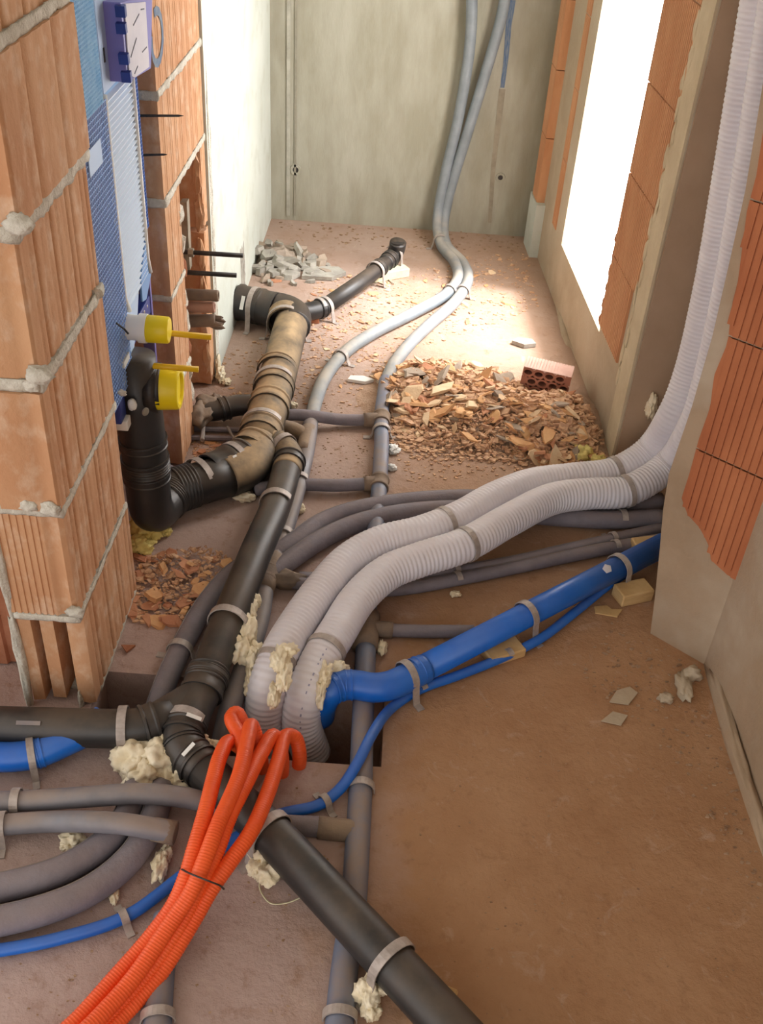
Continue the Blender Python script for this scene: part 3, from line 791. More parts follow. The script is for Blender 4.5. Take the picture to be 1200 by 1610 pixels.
build('branch_socket', tube(spline([(565, 1308, .008), (500, 1301, .012)], 6), .021, 14), M_mud, t4, True)
t5, g5 = grey_line('grey_pipe', 'short grey pipe end coming out below the orange bundle at the bottom edge',
    [(262, 1440, .008), (256, 1500, .008), (250, 1570, .008), (246, 1660, .008), (236, 1950, .008)], .022, M_greyb, ((248, 1600, 'both'),))

# thick grey insulated hoses
def hose(label, pts, r, straps=(), group='grey insulated hoses'):
    t, pa = grey_line('insulated_hose', label, pts, r, M_hose, straps, group)
    # seam along the foam sleeve
    T, N = frames(pa); sm = []
    for i, p in enumerate(pa):
        h = T[i].cross(Vector((0, 0, 1)))
        if h.length < .05: h = Vector((1, 0, 0))
        h.normalize(); u = h.cross(T[i]).normalized()
        sm.append(p+u*(r*.62)+h*(r*.80 if True else 0))
    build('seam', tube(sm, .0016, 6), M_grey, t, True)
    return t
hose('grey insulated hose, rear one, sweeping under the ducts and black pipe to the floor opening', [(1040, 788, .028), (960, 797, .026), (860, 795, .026), (750, 784, .026), (640, 789, .026), (560, 802, .026), (505, 822, .026), (462, 852, .026), (420, 876, .026), (372, 898, .026), (328, 945, .026), (292, 1005, .026), (264, 1065, .02), (245, 1120, -.02), (236, 1160, -.1)], .0235, ((985, 800, 'right'), (282, 1022, 'both')))
hose('grey insulated hose, front one, sweeping under the ducts to the dusty tee', [(1040, 815, .028), (960, 818, .026), (860, 812, .026), (740, 801, .026), (640, 806, .026), (565, 822, .026), (510, 846, .026), (470, 872, .026), (440, 893, .024), (410, 912, .024), (385, 926, .024)], .0235, ((978, 815, 'right'),))
hose('slim grey insulated pipe, rear one, slanting between ducts and blue pipe', [(1045, 830, .02), (960, 848, .018), (880, 866, .018), (800, 884, .018), (720, 897, .018), (640, 910, .018), (560, 912, .018), (470, 908, .018)], .0135, ((965, 848, 'right', .012), (718, 897, 'right', .012)))
hose('slim grey insulated pipe, front one, slanting between ducts and blue pipe', [(1045, 848, .02), (960, 862, .018), (880, 878, .018), (800, 895, .018), (720, 911, .018), (640, 925, .018), (570, 929, .018), (500, 922, .018), (440, 912, .018)], .0155, ((968, 862, 'right', .013), (720, 911, 'right', .013)))
build('mud_lump', lump(P(450, 912, .02), .05, .022, .022, 3.9, .35), M_mud, None, True, 'dusty mortar lump where slim grey pipe meets the tee', 'mortar')
hose('thick grey insulated hose curving to the lower left, upper of the pair', [(232, 1190, -.04), (214, 1242, .02), (196, 1288, .03), (160, 1330, .028), (110, 1362, .027), (50, 1384, .027), (-50, 1404, .027), (-350, 1420, .027)], .0245)
hose('thick grey insulated hose curving to the lower left, lower of the pair', [(262, 1200, -.04), (252, 1250, .02), (236, 1300, .03), (205, 1350, .028), (150, 1396, .027), (80, 1428, .027), (-50, 1458, .027), (-350, 1485, .027)], .0245)
th, gh = grey_line('grey_pipe', 'grey pipe crossing above the thick hoses at lower left, upper one', [(-350, 1268, .03), (-40, 1262, .03), (60, 1258, .035), (150, 1252, .06), (220, 1248, .068), (290, 1254, .05), (345, 1268, .03)], .019, M_grey, ((25, 1258, 'both'),))
th, gh2 = grey_line('grey_pipe', 'cut-off grey pipe crossing above the thick hoses at lower left, lower one', [(-350, 1310, .03), (-40, 1300, .03), (60, 1293, .035), (140, 1292, .065), (200, 1296, .072), (272, 1309, .055)], .019, M_grey, ((2, 1300, 'both'),))
build('cut_end', lathe(PT((276, 1310, .054)), (1, -.1, -.05), [(-.04, .0205), (0, .0215), (.001, .016)], 14), M_mud, th, True)
# small grey trunking lying beside the main drain on the left
tr = thing('cable_trunking', 'thin grey double rail lying on the floor by the pipe chase', 'trunking', P(345, 680, 0))
for dy in (674, 688): build('rail', tube([P(300, dy, .012), P(400, dy+3, .012)], .008, 8), M_hose, tr)
build('clip', tube([P(320, 669, .022), P(318, 692, .022)], .006, 6), M_steel, tr); build('clip', tube([P(358, 671, .02), P(368, 690, .02)], .004, 6), M_steel, tr)

# corrugated hose behind the toilet drain
t = thing('flexible_hose', 'thin grey corrugated hose curling behind the black toilet drain', 'hose', P(262, 735, 0))
build('hose', tube(spline([PX(236, 660, -.56), PX(241, 700, -.55), (258, 732, .04), (290, 748, .025), (330, 757, .02)], 10), .0115, 12), M_hose, t, True)

# ------------------------------------------------------------------ white corrugated ducts
RD = .0415
def duct(label, pts, ties, marks=()):
    pa = resample(spline(pts, 14), .0028)
    t = pipe_thing('corrugated_duct', label, 'duct', pa, 'white corrugated ducts')
    def r(i, s):
        k = (s % .0112)/.0112
        return RD-.002*(.5+.5*math.cos(2*math.pi*k))**1.5
    build('duct', tube(pa, r, 28), M_duct, t, True)
    for x, y in ties:
        c, d = near_px(pa, x, y)
        pr = [(-.007, RD), (-.007, RD+.0022), (.007, RD+.0022), (.007, RD)]
        build('tie_band', lathe(c, d, pr, 28, False), M_steel, t)
    if marks:
        g = []; (x0, y0), (x1, y1), n = marks
        for k in range(n):
            if k % 5 == 4: continue
            c, d = near_px(pa, x0+(x1-x0)*k/(n-1), y0+(y1-y0)*k/(n-1)); v = (EYE-c); nn = (v-d*v.dot(d)).normalized(); ww = d.cross(nn)
            g.append(obox(c+nn*(RD+.0003), d, ww, nn, .003+.0015*(k % 3), .0022+.001*(k % 2), .0008))
        build('print', join(*g), mat('faint_print', srgb(150, 148, 170), None, rough=.5), t)
    return pa
dA = duct('white corrugated ventilation duct, rear one of the pair', [(1285, -500, 'Y', 2.33), (1210, -80, 'Y', 2.33), (1196, 0, 'Y', 2.33), (1154, 250, 'Y', 2.33), (1118, 450, 'Y', 2.33), (1084, 590, 'Y', 2.32), (1060, 650, 'Y', 2.30), (1022, 708, .13), (968, 742, .085), (900, 752, .085), (840, 760, .09), (780, 782, .1), (720, 815, .105), (660, 838, .105), (600, 853, .1), (550, 880, .09), (508, 925, .08), (470, 978, .075), (440, 1030, .07), (421, 1080, .04), (417, 1125, -.03), (424, 1175, -.13)], ((968, 742), (700, 824), (435, 1040)))
dB = duct('white corrugated ventilation duct, front one of the pair', [(1320, -500, 'Y', 2.255), (1240, -80, 'Y', 2.255), (1226, 0, 'Y', 2.255), (1186, 250, 'Y', 2.255), (1150, 450, 'Y', 2.255), (1118, 590, 'Y', 2.25), (1094, 665, 'Y', 2.23), (1052, 730, .13), (985, 772, .085), (930, 776, .085), (870, 784, .09), (800, 818, .1), (730, 857, .105), (660, 880, .1), (610, 900, .095), (565, 940, .085), (530, 995, .075), (500, 1045, .065), (480, 1095, .03), (474, 1135, -.03), (490, 1185, -.13)], ((985, 772), (733, 855), (512, 1022)), ((505, 1035), (474, 1130), 15))

# ------------------------------------------------------------------ blue pipes
RB = .0285
bl = poly([(1040, 858, .055), (640, 1064, .05), (590, 1082, .05), (540, 1074, .05), (500, 1098, .05)], .05, 8)
t = pipe_thing('blue_drain', 'thick blue pipe slanting from the near right pier to the floor opening', 'pipe', bl)
build('pipe', tube(poly([(1045, 855, .055), (650, 1059, .05)], .05), RB, 20), M_blue, t, True)
build('elbow', tube(spline([(668, 1050, .05), (640, 1066, .05), (612, 1078, .05), (588, 1081, .05), (560, 1077, .05), (538, 1077, .05), (520, 1086, .045), (508, 1104, .01), (504, 1125, -.06)], 8), RB+.002, 20), M_blue, t, True)
for x, y in ((655, 1057), (548, 1077), (528, 1082)): collar(bl, x, y, RB+.001, t, M_blue, .008, .0025)
for x, y, s in ((640, 1062, 'both'), (790, 987, 'both'), (985, 886, 'both')): strap(bl, x, y, RB+.003, t, M_steel, s, .016)
build('hanging_label', lathe(PT((955, 894, .086)), (.1, -.5, .85), [(0, .012), (.001, .006)], 5), M_paper, t)
tb = spline([(1040, 872, .03), (1005, 890, .02), (965, 914, .014), (905, 962, .013), (850, 1004, .013), (790, 1034, .013), (720, 1062, .013), (660, 1084, .013), (615, 1114, .016), (585, 1155, .045), (562, 1200, .045), (535, 1240, .02), (500, 1266, .013), (440, 1281, .013), (380, 1312, .013), (330, 1345, .013), (285, 1378, .013), (200, 1440, .013), (100, 1474, .013), (-40, 1500, .013), (-350, 1530, .013)], 10)
t = pipe_thing('blue_water_pipe', 'thin bright blue hose winding from the right pier to the lower left edge', 'pipe', tb)
build('pipe', tube(tb, .0108, 14), M_blue, t, True)
for x, y, s in ((512, 1262, 'both'), (195, 1442, 'both'), (664, 1082, 'right'), (800, 1030, 'right')): strap(tb, x, y, .0115, t, M_steel, s, .013, foot=.015)
lb = spline([(-320, 1180, .035), (-40, 1188, .035), (20, 1190, .035), (60, 1184, .035), (105, 1165, .04), (150, 1142, .045), (165, 1128, .05)], 8)
t = pipe_thing('blue_drain', 'short thick blue pipe bend under the black pipe at the left edge', 'pipe', lb)
build('pipe', tube(lb, .028, 20), M_blue, t, True)
collar(lb, 62, 1184, .028, t, M_blue, .006, .002)
strap(lb, 50, 1186, .03, t, M_steel, 'right', .013)

# ------------------------------------------------------------------ orange conduits
def conduit(label, pts, r=.0145):
    pa = resample(spline(pts, 12), .00165)
    t = pipe_thing('orange_conduit', label, 'conduit', pa, 'orange cable conduits')
    def rr(i, s): return r-.0011*(.5+.5*math.cos(2*math.pi*(i % 3)/3))
    build('conduit', tube(pa, rr, 12), M_orange, t, True)
    return pa
oc = [conduit('orange corrugated conduit, leftmost of the bundle', [(385, 1235, -.1), (392, 1190, .04), (362, 1166, .09), (346, 1190, .115), (336, 1225, .12), (323, 1277, .12), (306, 1335, .11), (294, 1375, .095), (274, 1422, .072), (236, 1475, .048), (182, 1537, .03), (126, 1600, .02), (80, 1645, .018), (-70, 1860, .018)]),
    conduit('orange corrugated conduit looping highest beside the grey pipe', [(402, 1245, -.08), (386, 1150, .07), (372, 1121, .09), (364, 1128, .092), (377, 1158, .096), (386, 1195, .1), (376, 1240, .108), (352, 1300, .105), (326, 1362, .08), (300, 1412, .06), (250, 1492, .04), (196, 1555, .025), (150, 1608, .02), (112, 1645, .018), (-38, 1860, .018)]),
    conduit('orange corrugated conduit in the middle with a high arch', [(412, 1240, -.1), (408, 1180, .07), (396, 1141, .11), (388, 1170, .13), (376, 1220, .135), (344, 1295, .135), (321, 1355, .12), (302, 1400, .1), (268, 1452, .075), (208, 1540, .048), (155, 1600, .04), (112, 1645, .04), (-40, 1860, .03)]),
    conduit('orange corrugated conduit, second from the right of the bundle', [(440, 1250, -.08), (442, 1185, .06), (431, 1157, .085), (410, 1186, .105), (387, 1231, .12), (360, 1285, .12), (341, 1337, .105), (316, 1390, .085), (288, 1450, .06), (226, 1540, .03), (168, 1605, .02), (135, 1645, .018), (-15, 1860, .018)]),
    conduit('orange corrugated conduit, rightmost of the bundle with its hooked end', [(462, 1245, -.08), (471, 1185, .03), (464, 1160, .06), (450, 1157, .075), (438, 1195, .09), (420, 1250, .10), (394, 1309, .107), (362, 1355, .095), (332, 1398, .078), (302, 1450, .055), (248, 1535, .028), (188, 1602, .017), (150, 1645, .017), (0, 1860, .018)])]
tie = thing('cable_tie', 'thin wire tie around the orange conduit bundle', 'cable tie', P(315, 1385, .05))
build('tie', tube(spline([(283, 1365, .10), (300, 1374, .125), (325, 1384, .122), (345, 1392, .10), (352, 1398, .08)], 6), .0016, 6), M_rod, tie)

# ------------------------------------------------------------------ toilet installation frame in the niche
XF = -.562
fr_ = thing('installation_frame', 'blue toilet installation frame with a wrapped cistern between two brick piers', 'toilet frame', (-.6, 2.0, .0))
build('niche_back', box(-.80, -.78, 1.77, 2.26, 0, 1.75), M_brick2, pier2)
cis = build('cistern', join(box(-.66, XF-.012, 1.80, 2.19, .60, 1.04)), mat('blue_wrap', srgb(120, 160, 206), None, rough=.6), fr_)
rib = []
z = .60; 
while z < 1.03:
    y0, y1 = 1.966, 2.165
    a = [Vector((XF-.012, y, zz)) for y, zz in ((y0, z), (y1, z))]
    n = 8; V = []; Fc = []
    for i in range(n+1):
        y = y0+(y1-y0)*i/n; dz = .0
        V += [Vector((XF-.013, y, z+dz)), Vector((XF-.005, y, z+dz+.001)), Vector((XF-.003, y, z+dz+.005)), Vector((XF-.013, y, z+dz+.0085))]
    for i in range(n):
        for k in range(3): Fc.append((i*4+k, i*4+k+4, i*4+k+5, i*4+k+1))
    rib.append((V, Fc)); z += .0118
build('ribbed_wrap', join(*rib), mat('white_ribs', srgb(226, 236, 246), None, rough=.55), cis)
for y in (1.958, 2.168):
    build('edge_bead', tube([Vector((XF-.004, y, 1.045)), Vector((XF-.004, y, .64)), Vector((XF-.002, y+(.02 if y < 2 else .008), .60))], .005, 8), M_white, cis, True)
build('lower_skirt', prism([(XF-.008, 1.965, .62), (XF-.008, 2.10, .62), (XF-.008, 2.06, .555), (XF-.008, 2.0, .49), (XF-.008, 1.965, .50)], (-.006, 0, 0)), M_ice2, cis)
build('torn_flap', prism([(XF-.004, 2.10, .62), (XF-.004, 2.185, .70), (XF-.004, 2.19, .59), (XF-.004, 2.13, .555), (XF-.004, 2.095, .565)], (-.004, 0, 0)), mat('flap_blue', srgb(110, 150, 200), None, rough=.5), cis)
up_ = build('access_panel', box(-.66, XF-.006, 1.962, 2.30, 1.045, 1.30), M_ice2, fr_)
build('slot', box(XF-.006, XF-.0045, 1.985, 1.991, 1.095, 1.12), M_rod, up_)
# meshes: wires both ways
def wires(y0, y1, z0, z1, c, x, wd=.0018):
    g = []; y = y0
    while y <= y1: g.append(box(x, x+wd, y, y+wd, z0, z1)); y += c
    z = z0
    while z <= z1: g.append(box(x, x+wd, y0, y1, z, z+wd)); z += c
    return join(*g)
build('plaster_mesh', wires(1.77, 1.955, .46, 1.04, .0105, XF-.002, .0016), mat('pale_wire', srgb(150, 182, 232), None, rough=.5), fr_)
build('mesh_backing', box(-.66, XF-.010, 1.765, 1.957, .46, 1.04), M_deep, fr_)
build('plaster_mesh', wires(1.77, 1.93, 1.04, 1.34, .0075, XF-.002, .0032), M_mesh2, fr_)
build('mesh_backing', box(-.66, XF-.006, 1.765, 1.955, 1.04, 1.34), M_mesh2, fr_)
build('plaster_mesh', wires(2.172, 2.20, .70, 1.04, .008, XF-.004), M_mesh, fr_)
build('mesh_label', box(XF, XF+.002, 1.80, 1.885, .945, .99), M_ice2, fr_)
for y, w_ in ((1.872, .05), ):
    build('frame_post', bevel(box(-.60, XF-.004, 1.84, 1.885, .40, .52), .004), M_deep, fr_)
build('frame_post', bevel(box(-.60, XF-.01, 2.192, 2.205, .0, .70), .003), M_violet, fr_)
bar = build('cross_bar', bevel(box(-.62, -.575, 1.88, 2.20, .49, .535), .004), M_deep, fr_)
for y in (2.10, 2.135, 2.165): build('rivet', lathe((-.575, y, .52), (1, 0, 0), [(0, .004), (.001, .003)], 8), M_chrome, bar)
build('floor_bracket', bevel(box(-.62, XF+.004, 1.855, 1.885, .375, .40), .003), M_white, fr_)
build('white_clamp', lump((-.552, 1.885, .425), .010, .010, .014, 2.2, .15), M_white, fr_, True)
build('white_clamp', join(box(-.60, -.56, 1.885, 1.93, .512, .528), box(-.60, -.565, 1.885, 1.93, .47, .482), box(-.60, -.572, 1.905, 1.92, .45, .52)), M_white, fr_)
# purple inspection cover with a leaflet
cv = build('inspection_cover', bevel(prism([PX(190, 4, -.535), PX(240, -12, -.535), PX(238, 108, -.535), PX(201, 130, -.535)], (-.05, 0, 0)), .003), M_violet, fr_)
lf_ = build('leaflet', prism([PX(196, 6, -.532), PX(229, 3, -.532), PX(235, 105, -.532), PX(212, 122, -.532), PX(204, 118, -.532)], (-.002, 0, 0)), M_paper, cv)
for a, b in (((210, 40), (219, 22)), ((222, 15), (227, 14)), ((206, 90), (215, 60)), ((224, 82), (231, 74)), ((212, 116), (217, 104))):
    p, q = PX(*a, -.5312), PX(*b, -.5312); d = (q-p); build('print_line', obox((p+q)/2, d.normalized(), Vector((1, 0, 0)), d.normalized().cross(Vector((1, 0, 0))), d.length, .0006, .002), M_ink, lf_)
for (x0, y0, y1) in ((189, 8, 26), (190, 36, 52), (194, 84, 100), (198, 112, 128)):
    a, b = PX(x0, y0, -.536), PX(x0+2, y1, -.536); d = b-a
    build('hinge_clip', obox((a+b)/2, d.normalized(), Vector((1, 0, 0)), d.normalized().cross(Vector((1, 0, 0))), d.length, .018, .012), M_deep, cv)
# flush pipe with yellow cap, fixing rods
fp = thing('flush_pipe_stub', 'white flush pipe stub with a yellow cap on the toilet frame', 'pipe', (-.54, 1.952, .53))
autosmooth(build('pipe', lathe((-.585, 1.952, .575), (1, 0.02, -.02), [(0, .027), (.045, .027), (.045, .031), (.062, .031), (.062, .026), (.075, .026)], 28), M_white, fp))
autosmooth(build('cap', lathe((-.523, 1.953, .574), (1, 0.02, -.02), [(0, .028), (.002, .0295), (.044, .0285), (.047, .026), (.048, .015)], 32), M_yellow, fp))
rd = thing('yellow_rod', 'yellow sleeve rod sticking out behind the flush pipe cap', 'rod', (-.45, 1.985, .55))
build('rod', tube([Vector((-.59, 1.985, .553)), Vector((-.395, 1.99, .545))], .0066, 12), M_yellow2, rd, True)
rd = thing('yellow_rod', 'yellow sleeve rod just above the lower yellow drain cap', 'rod', (-.48, 1.95, .48))
build('rod', tube([Vector((-.57, 1.945, .49)), Vector((-.418, 1.95, .486))], .0066, 12), M_yellow2, rd, True)
cb = thing('loose_cable', 'thin black cable end across the blue frame post', 'cable', (-.555, 1.9, .6))
build('cable', tube([PX(183, 508, -.556), PX(195, 517, -.545), PX(202, 525, -.535)], .0022, 6), M_rod, cb)
for i, (a, b, l) in enumerate((((226, 183), (289, 182), 'thin dark nail sticking out of the second pier, upper one'), ((228, 245), (263, 243), 'thin dark nail sticking out of the second pier, lower one'))):
    nl = thing('nail', l, 'nail', PY(*a, 2.235)); p, q = PY(*a, 2.235), PY(*b, 2.23)
    p.x -= .02
    build('shank', lathe(p, q-p, [(0, .003), ((q-p).length*.9, .0024), ((q-p).length, .0004)], 8), M_rod, nl)

# ------------------------------------------------------------------ stubs and rods in the chase
rail = thing('mounting_rail', 'short zinc mounting rail standing in the pipe chase of the second pier', 'rail', PY(290, 440, 2.56))
build('rail', bevel(prism([PY(283, 318, 2.60), PY(294, 318, 2.60), PY(299, 425, 2.60), PY(288, 425, 2.60)], (0, .03, 0)), .002), M_chrome, rail)
build('rail', bevel(prism([PY(276, 376, 2.55), PY(281, 376, 2.55), PY(288, 450, 2.55), PY(283, 450, 2.55)], (0, .03, 0)), .002), M_chrome, rail)
for (a, b, lab, yy) in (((300, 397), (382, 402), 'black threaded rod jutting from the pipe chase, upper one', 2.56), ((285, 428), (372, 433), 'black threaded rod jutting from the pipe chase, lower one', 2.5)):
    p, q = PY(*a, yy), PY(*b, yy); t = thing('threaded_rod', lab, 'rod', p)
    build('rod', tube([p-Vector((.05, 0, 0)), q], .0062, 10), M_rod, t, True)
    build('nut', lathe(p, q-p, [(-.006, .012), (.008, .012)], 6), M_chrome, t)
for i, (a, b, r, mt, lab) in enumerate((((282, 463), (344, 466), .0155, M_mud, 'dusty pipe stub from the chase, topmost of three'), ((285, 484), (338, 485), .0150, mat('red_tan_pipe', srgb(190, 150, 130), srgb(176, 128, 110), 8, .7), 'reddish pipe stub from the chase, middle of three'), ((280, 508), (340, 507), .0175, M_mud, 'torn mud-covered pipe stub from the chase, lowest of three'))):
    yy = 2.53; p, q = PY(*a, yy), PY(*b, yy); t = thing('pipe_stub', lab, 'pipe', p)
    build('sleeve', lathe(p-Vector((.06, 0, 0)), q-p, [(0, r), ((q-p).length+.055, r), ((q-p).length+.06, r*.92), ((q-p).length+.06, r*.65), ((q-p).length+.03, r*.6)], 16), mt, t, True)
    if i == 2:
        for k in range(4): build('torn_flap', lump(q+Vector((.002, .012*math.sin(k*1.6), .014*math.cos(k*1.6))), .02, .006, .007, k*2.1, .4, 2), M_mud, t)

# ------------------------------------------------------------------ foam
def foam(label, cs, mt=M_foam, name='foam_blob', grp=None):
    g = []
    for i, (x, y, z, rx, ry, rz) in enumerate(cs):
        g.append(lump(P(x, y, z), rx, ry, rz, x*.173+y*.091, .48, 4, 3.0))
    return build(name, join(*g), mt, None, True, label, 'foam')
foam('large cream foam clump under the black elbow', [(215, 1190, .03, .04, .04, .03), (250, 1195, .035, .035, .04, .03), (228, 1215, .03, .035, .035, .025), (262, 1180, .03, .02, .03, .03)])
foam('cream foam clump wedged below the black elbow beside the hose end', [(290, 1222, .02, .035, .025, .025), (270, 1215, .02, .03, .03, .025), (315, 1232, .015, .025, .02, .02)])
foam('ragged cream foam strip between the black pipe and grey pipe', [(396, 962, .07, .012, .03, .025), (388, 995, .07, .02, .04, .03), (376, 1022, .065, .022, .03, .028), (402, 944, .08, .012, .012, .016)])
foam('cream foam lump hanging beside the rear white duct', [(398, 1040, .05, .016, .03, .03), (394, 1075, .03, .012, .03, .03), (404, 1025, .06, .02, .018, .02)])
foam('cream foam smeared over the gap between the white ducts', [(440, 1035, .12, .016, .035, .015), (448, 1060, .11, .014, .04, .015), (432, 1092, .085, .012, .03, .015), (455, 1022, .125, .016, .014, .012)])
foam('cream foam collar where the blue elbow meets the front duct', [(512, 1062, .085, .012, .03, .02), (530, 1050, .07, .022, .016, .016), (506, 1088, .06, .01, .03, .03)])
foam('yellow foam pile against the near brick pier', [(225, 826, .03, .03, .035, .03), (238, 832, .03, .03, .03, .026), (222, 855, .02, .03, .03, .02)], M_foamy)
foam('yellow foam lump beside the black toilet drain', [(250, 828, .02, .022, .02, .018), (262, 836, .012, .012, .012, .01)], M_foamy)
foam('cream foam scrap under the strap of the thick drain', [(385, 781, .012, .025, .018, .012)])
foam('cream foam strip beside the elbow of the long black pipe', [(462, 782, .03, .012, .02, .012), (456, 800, .03, .012, .035, .014)])
foam('small cream foam bit right of the grey pipe', [(472, 800, .012, .012, .012, .012)])
foam('cream foam lump beneath the front black pipe near the orange bundle', [(412, 1345, .02, .02, .03, .025), (420, 1372, .015, .022, .022, .018), (404, 1362, .015, .016, .02, .02)])
foam('cream foam lump beneath the front black pipe at the bottom edge', [(578, 1560, .02, .02, .025, .024), (596, 1545, .02, .018, .018, .016), (585, 1588, .012, .014, .016, .014)])
foam('cream foam scrap between the two crossing grey pipes', [(115, 1318, .015, .02, .016, .014), (105, 1330, .01, .012, .01, .01)])
foam('brownish foam drip beside the lower thick hose', [(252, 1360, .015, .013, .03, .014), (262, 1340, .012, .010, .015, .014)])
foam('small cream foam drop left of the blue hose', [(180, 1410, .006, .008, .012, .008)])
foam('pale foam string at the foot of the white wall', [(347, 588, .02, .012, .03, .02), (343, 572, .04, .007, .02, .03), (356, 600, .008, .014, .016, .008)])
foam('foam bead along the tan return beside the ducts', [(1032, 590, .25, .012, .02, .045), (1024, 640, .19, .014, .02, .035), (1042, 560, .28, .01, .02, .04)])
foam('yellow foam lump at the right end of the rubble', [(915, 713, .02, .03, .028, .022)], M_foamy)
foam('yellow foam lump beside the duct and the right wall', [(942, 727, .015, .022, .02, .02)], M_foamy)
foam('white foam scrap right of the grey-blue pipe', [(618, 706, .008, .018, .02, .010), (616, 735, .006, .014, .012, .008)], M_white)
foam('tiny foam scrap by the slim grey pipes', [(716, 934, .006, .012, .010, .006)])
foam('crumbled foam beside the tee of the sunken pipe', [(601, 1018, .01, .01, .02, .01)])
foam('cream foam bit under the Y fitting strap', [(330, 1172, .03, .02, .012, .012), (318, 1162, .04, .012, .01, .012)])
foam('pale foam scrap right of the thick dusty drain', [(460, 637, .008, .014, .012, .010)])

# ------------------------------------------------------------------ blocks
def block(label, px, py, yaw, sx, sy, sz, mt, name='wood_block', z=0, w=.003):
    a = math.radians(yaw); c = P(px, py, z); c.z = z+sz/2
    return build(name, bevel(obox(c, Vector((math.cos(a), math.sin(a), 0)), Vector((-math.sin(a), math.cos(a), 0)), Vector((0, 0, 1)), sx, sy, sz), w, 1), mt, None, False, label, 'block')
block('pale block under the upturned branch pipe near the concrete wall', 612, 437, 32, .15, .045, .035, M_pale, 'support_block')
block('raw wood block propping the blue pipe at mid length', 790, 1030, 28, .09, .05, .024, M_wood)
block('raw wood block propping the blue pipe beside the right pier', 993, 940, 22, .085, .05, .035, M_wood)
block('small raw wood block behind the blue pipe end', 1012, 872, 15, .07, .04, .045, M_wood)
block('terracotta chunk under the thin branch pipe elbow', 490, 506, 10, .05, .035, .025, M_brick2, 'brick_chunk')
block('raw wood batten end at the bottom edge right of the black pipe', 690, 1600, 70, .1, .03, .012, M_wood)

# ------------------------------------------------------------------ loose hollow brick in the rubble
def hollow_brick():
    L_, W_, H_ = .165, .12, .095
    bm = bmesh.new()
    # front face with holes: build a grid of webs
    g = []
    t_ = .007
    rows, cols = 3, 4
    g.append(box(-L_/2, L_/2, -W_/2, W_/2, H_-t_, H_)); g.append(box(-L_/2, L_/2, -W_/2, W_/2, 0, t_))
    g.append(box(-L_/2, -L_/2+t_, -W_/2, W_/2, t_, H_-t_)); g.append(box(L_/2-t_, L_/2, -W_/2, W_/2, t_, H_-t_))
    body = join(*g)
    return body
hb_c = P(852, 624, .012)
hb = thing('hollow_brick', 'loose hollow clay brick with rows of oval holes lying on the rubble', 'brick', hb_c)
def hb_plate(w, h, nx, nz_, rx, rz, y, th):
    """front web plate with oval holes in staggered rows (grid of quads around each hole)"""
    V, Fc = [], []; seg = 12
    ch = h/nz_
    for j in range(nz_):
        off = 0 if j % 2 == 0 else .5
        cw = w/(nx+.5); cells = []
        xs = -w/2+off*cw
        if off: cells.append((-w/2, -w/2+off*cw, False))
        for i in range(nx): cells.append((xs+i*cw, xs+(i+1)*cw, True))
        if not off: cells.append((xs+nx*cw, w/2, False))
        for (a, b, hole) in cells:
            z0, z1 = j*ch, (j+1)*ch; n = len(V)
            if not hole:
                V += [Vector((a, y, z0)), Vector((b, y, z0)), Vector((b, y, z1)), Vector((a, y, z1))]; Fc.append((n, n+1, n+2, n+3)); continue
            cx, cz = (a+b)/2, (z0+z1)/2
            for k in range(seg):
                an = 2*math.pi*k/seg+math.pi/seg*0; c_, s_ = math.cos(an), math.sin(an)
                q = max(abs(c_), abs(s_)); V.append(Vector((cx+c_/q*(b-a)/2, y, cz+s_/q*(z1-z0)/2)))
            for k in range(seg):
                an = 2*math.pi*k/seg; V.append(Vector((cx+rx*math.cos(an), y, cz+rz*math.sin(an))))
            for k in range(seg):
                an = 2*math.pi*k/seg; V.append(Vector((cx+rx*math.cos(an), y+th, cz+rz*math.sin(an))))
            for k in range(seg):
                k2 = (k+1) % seg
                Fc.append((n+k, n+k2, n+seg+k2, n+seg+k)); Fc.append((n+seg+k, n+seg+k2, n+2*seg+k2, n+2*seg+k))
            Fc.append(tuple(n+2*seg+k for k in range(seg)))
    return V, Fc
BL, BW, BH = .148, .085, .084
Rm = Matrix.Translation(hb_c) @ Matrix.Rotation(math.radians(-13), 4, 'Z') @ Matrix.Rotation(math.radians(-4), 4, 'X') @ Matrix.Rotation(math.radians(3), 4, 'Y')
def xf(g): return [Rm @ Vector(v) for v in g[0]], g[1]
shell = extrude_plan([tuple(p) for p in rib_line((-BL/2, 0), (BL/2, 0), (0, -1), BL, 0)][:2]+[(BL/2, BW), (-BL/2, BW)], 0, BH)
# top with fine ribs along the depth
topg = []
nrib = 16
for i in range(nrib):
    x0 = -BL/2+BL*i/nrib; topg.append(box(x0+.0008, x0+BL/nrib-.0008, .0005, BW, BH-.002, BH+.0015))
sides = join(box(-BL/2, -BL/2+.004, 0.0005, BW, 0, BH-.001), box(BL/2-.004, BL/2, 0.0005, BW, 0, BH-.001), box(-BL/2, BL/2, BW-.004, BW, 0, BH-.001), box(-BL/2, BL/2, 0.0005, BW, -.001, .003), box(-BL/2, BL/2, 0.0005, BW, BH-.004, BH-.001))
pinkb = mat('pink_clay', srgb(216, 178, 162), srgb(206, 164, 148), 12, .9, .2, 80)
build('body', xf(sides), pinkb, hb)
build('top_face', xf(join(*topg)), pinkb, hb)
build('perforated_end', xf(hb_plate(BL, BH, 4, 3, .0125, .0082, 0, .05)), mat('clay_end', srgb(178, 122, 100), srgb(160, 104, 84), 14, .9, .2, 80), hb)

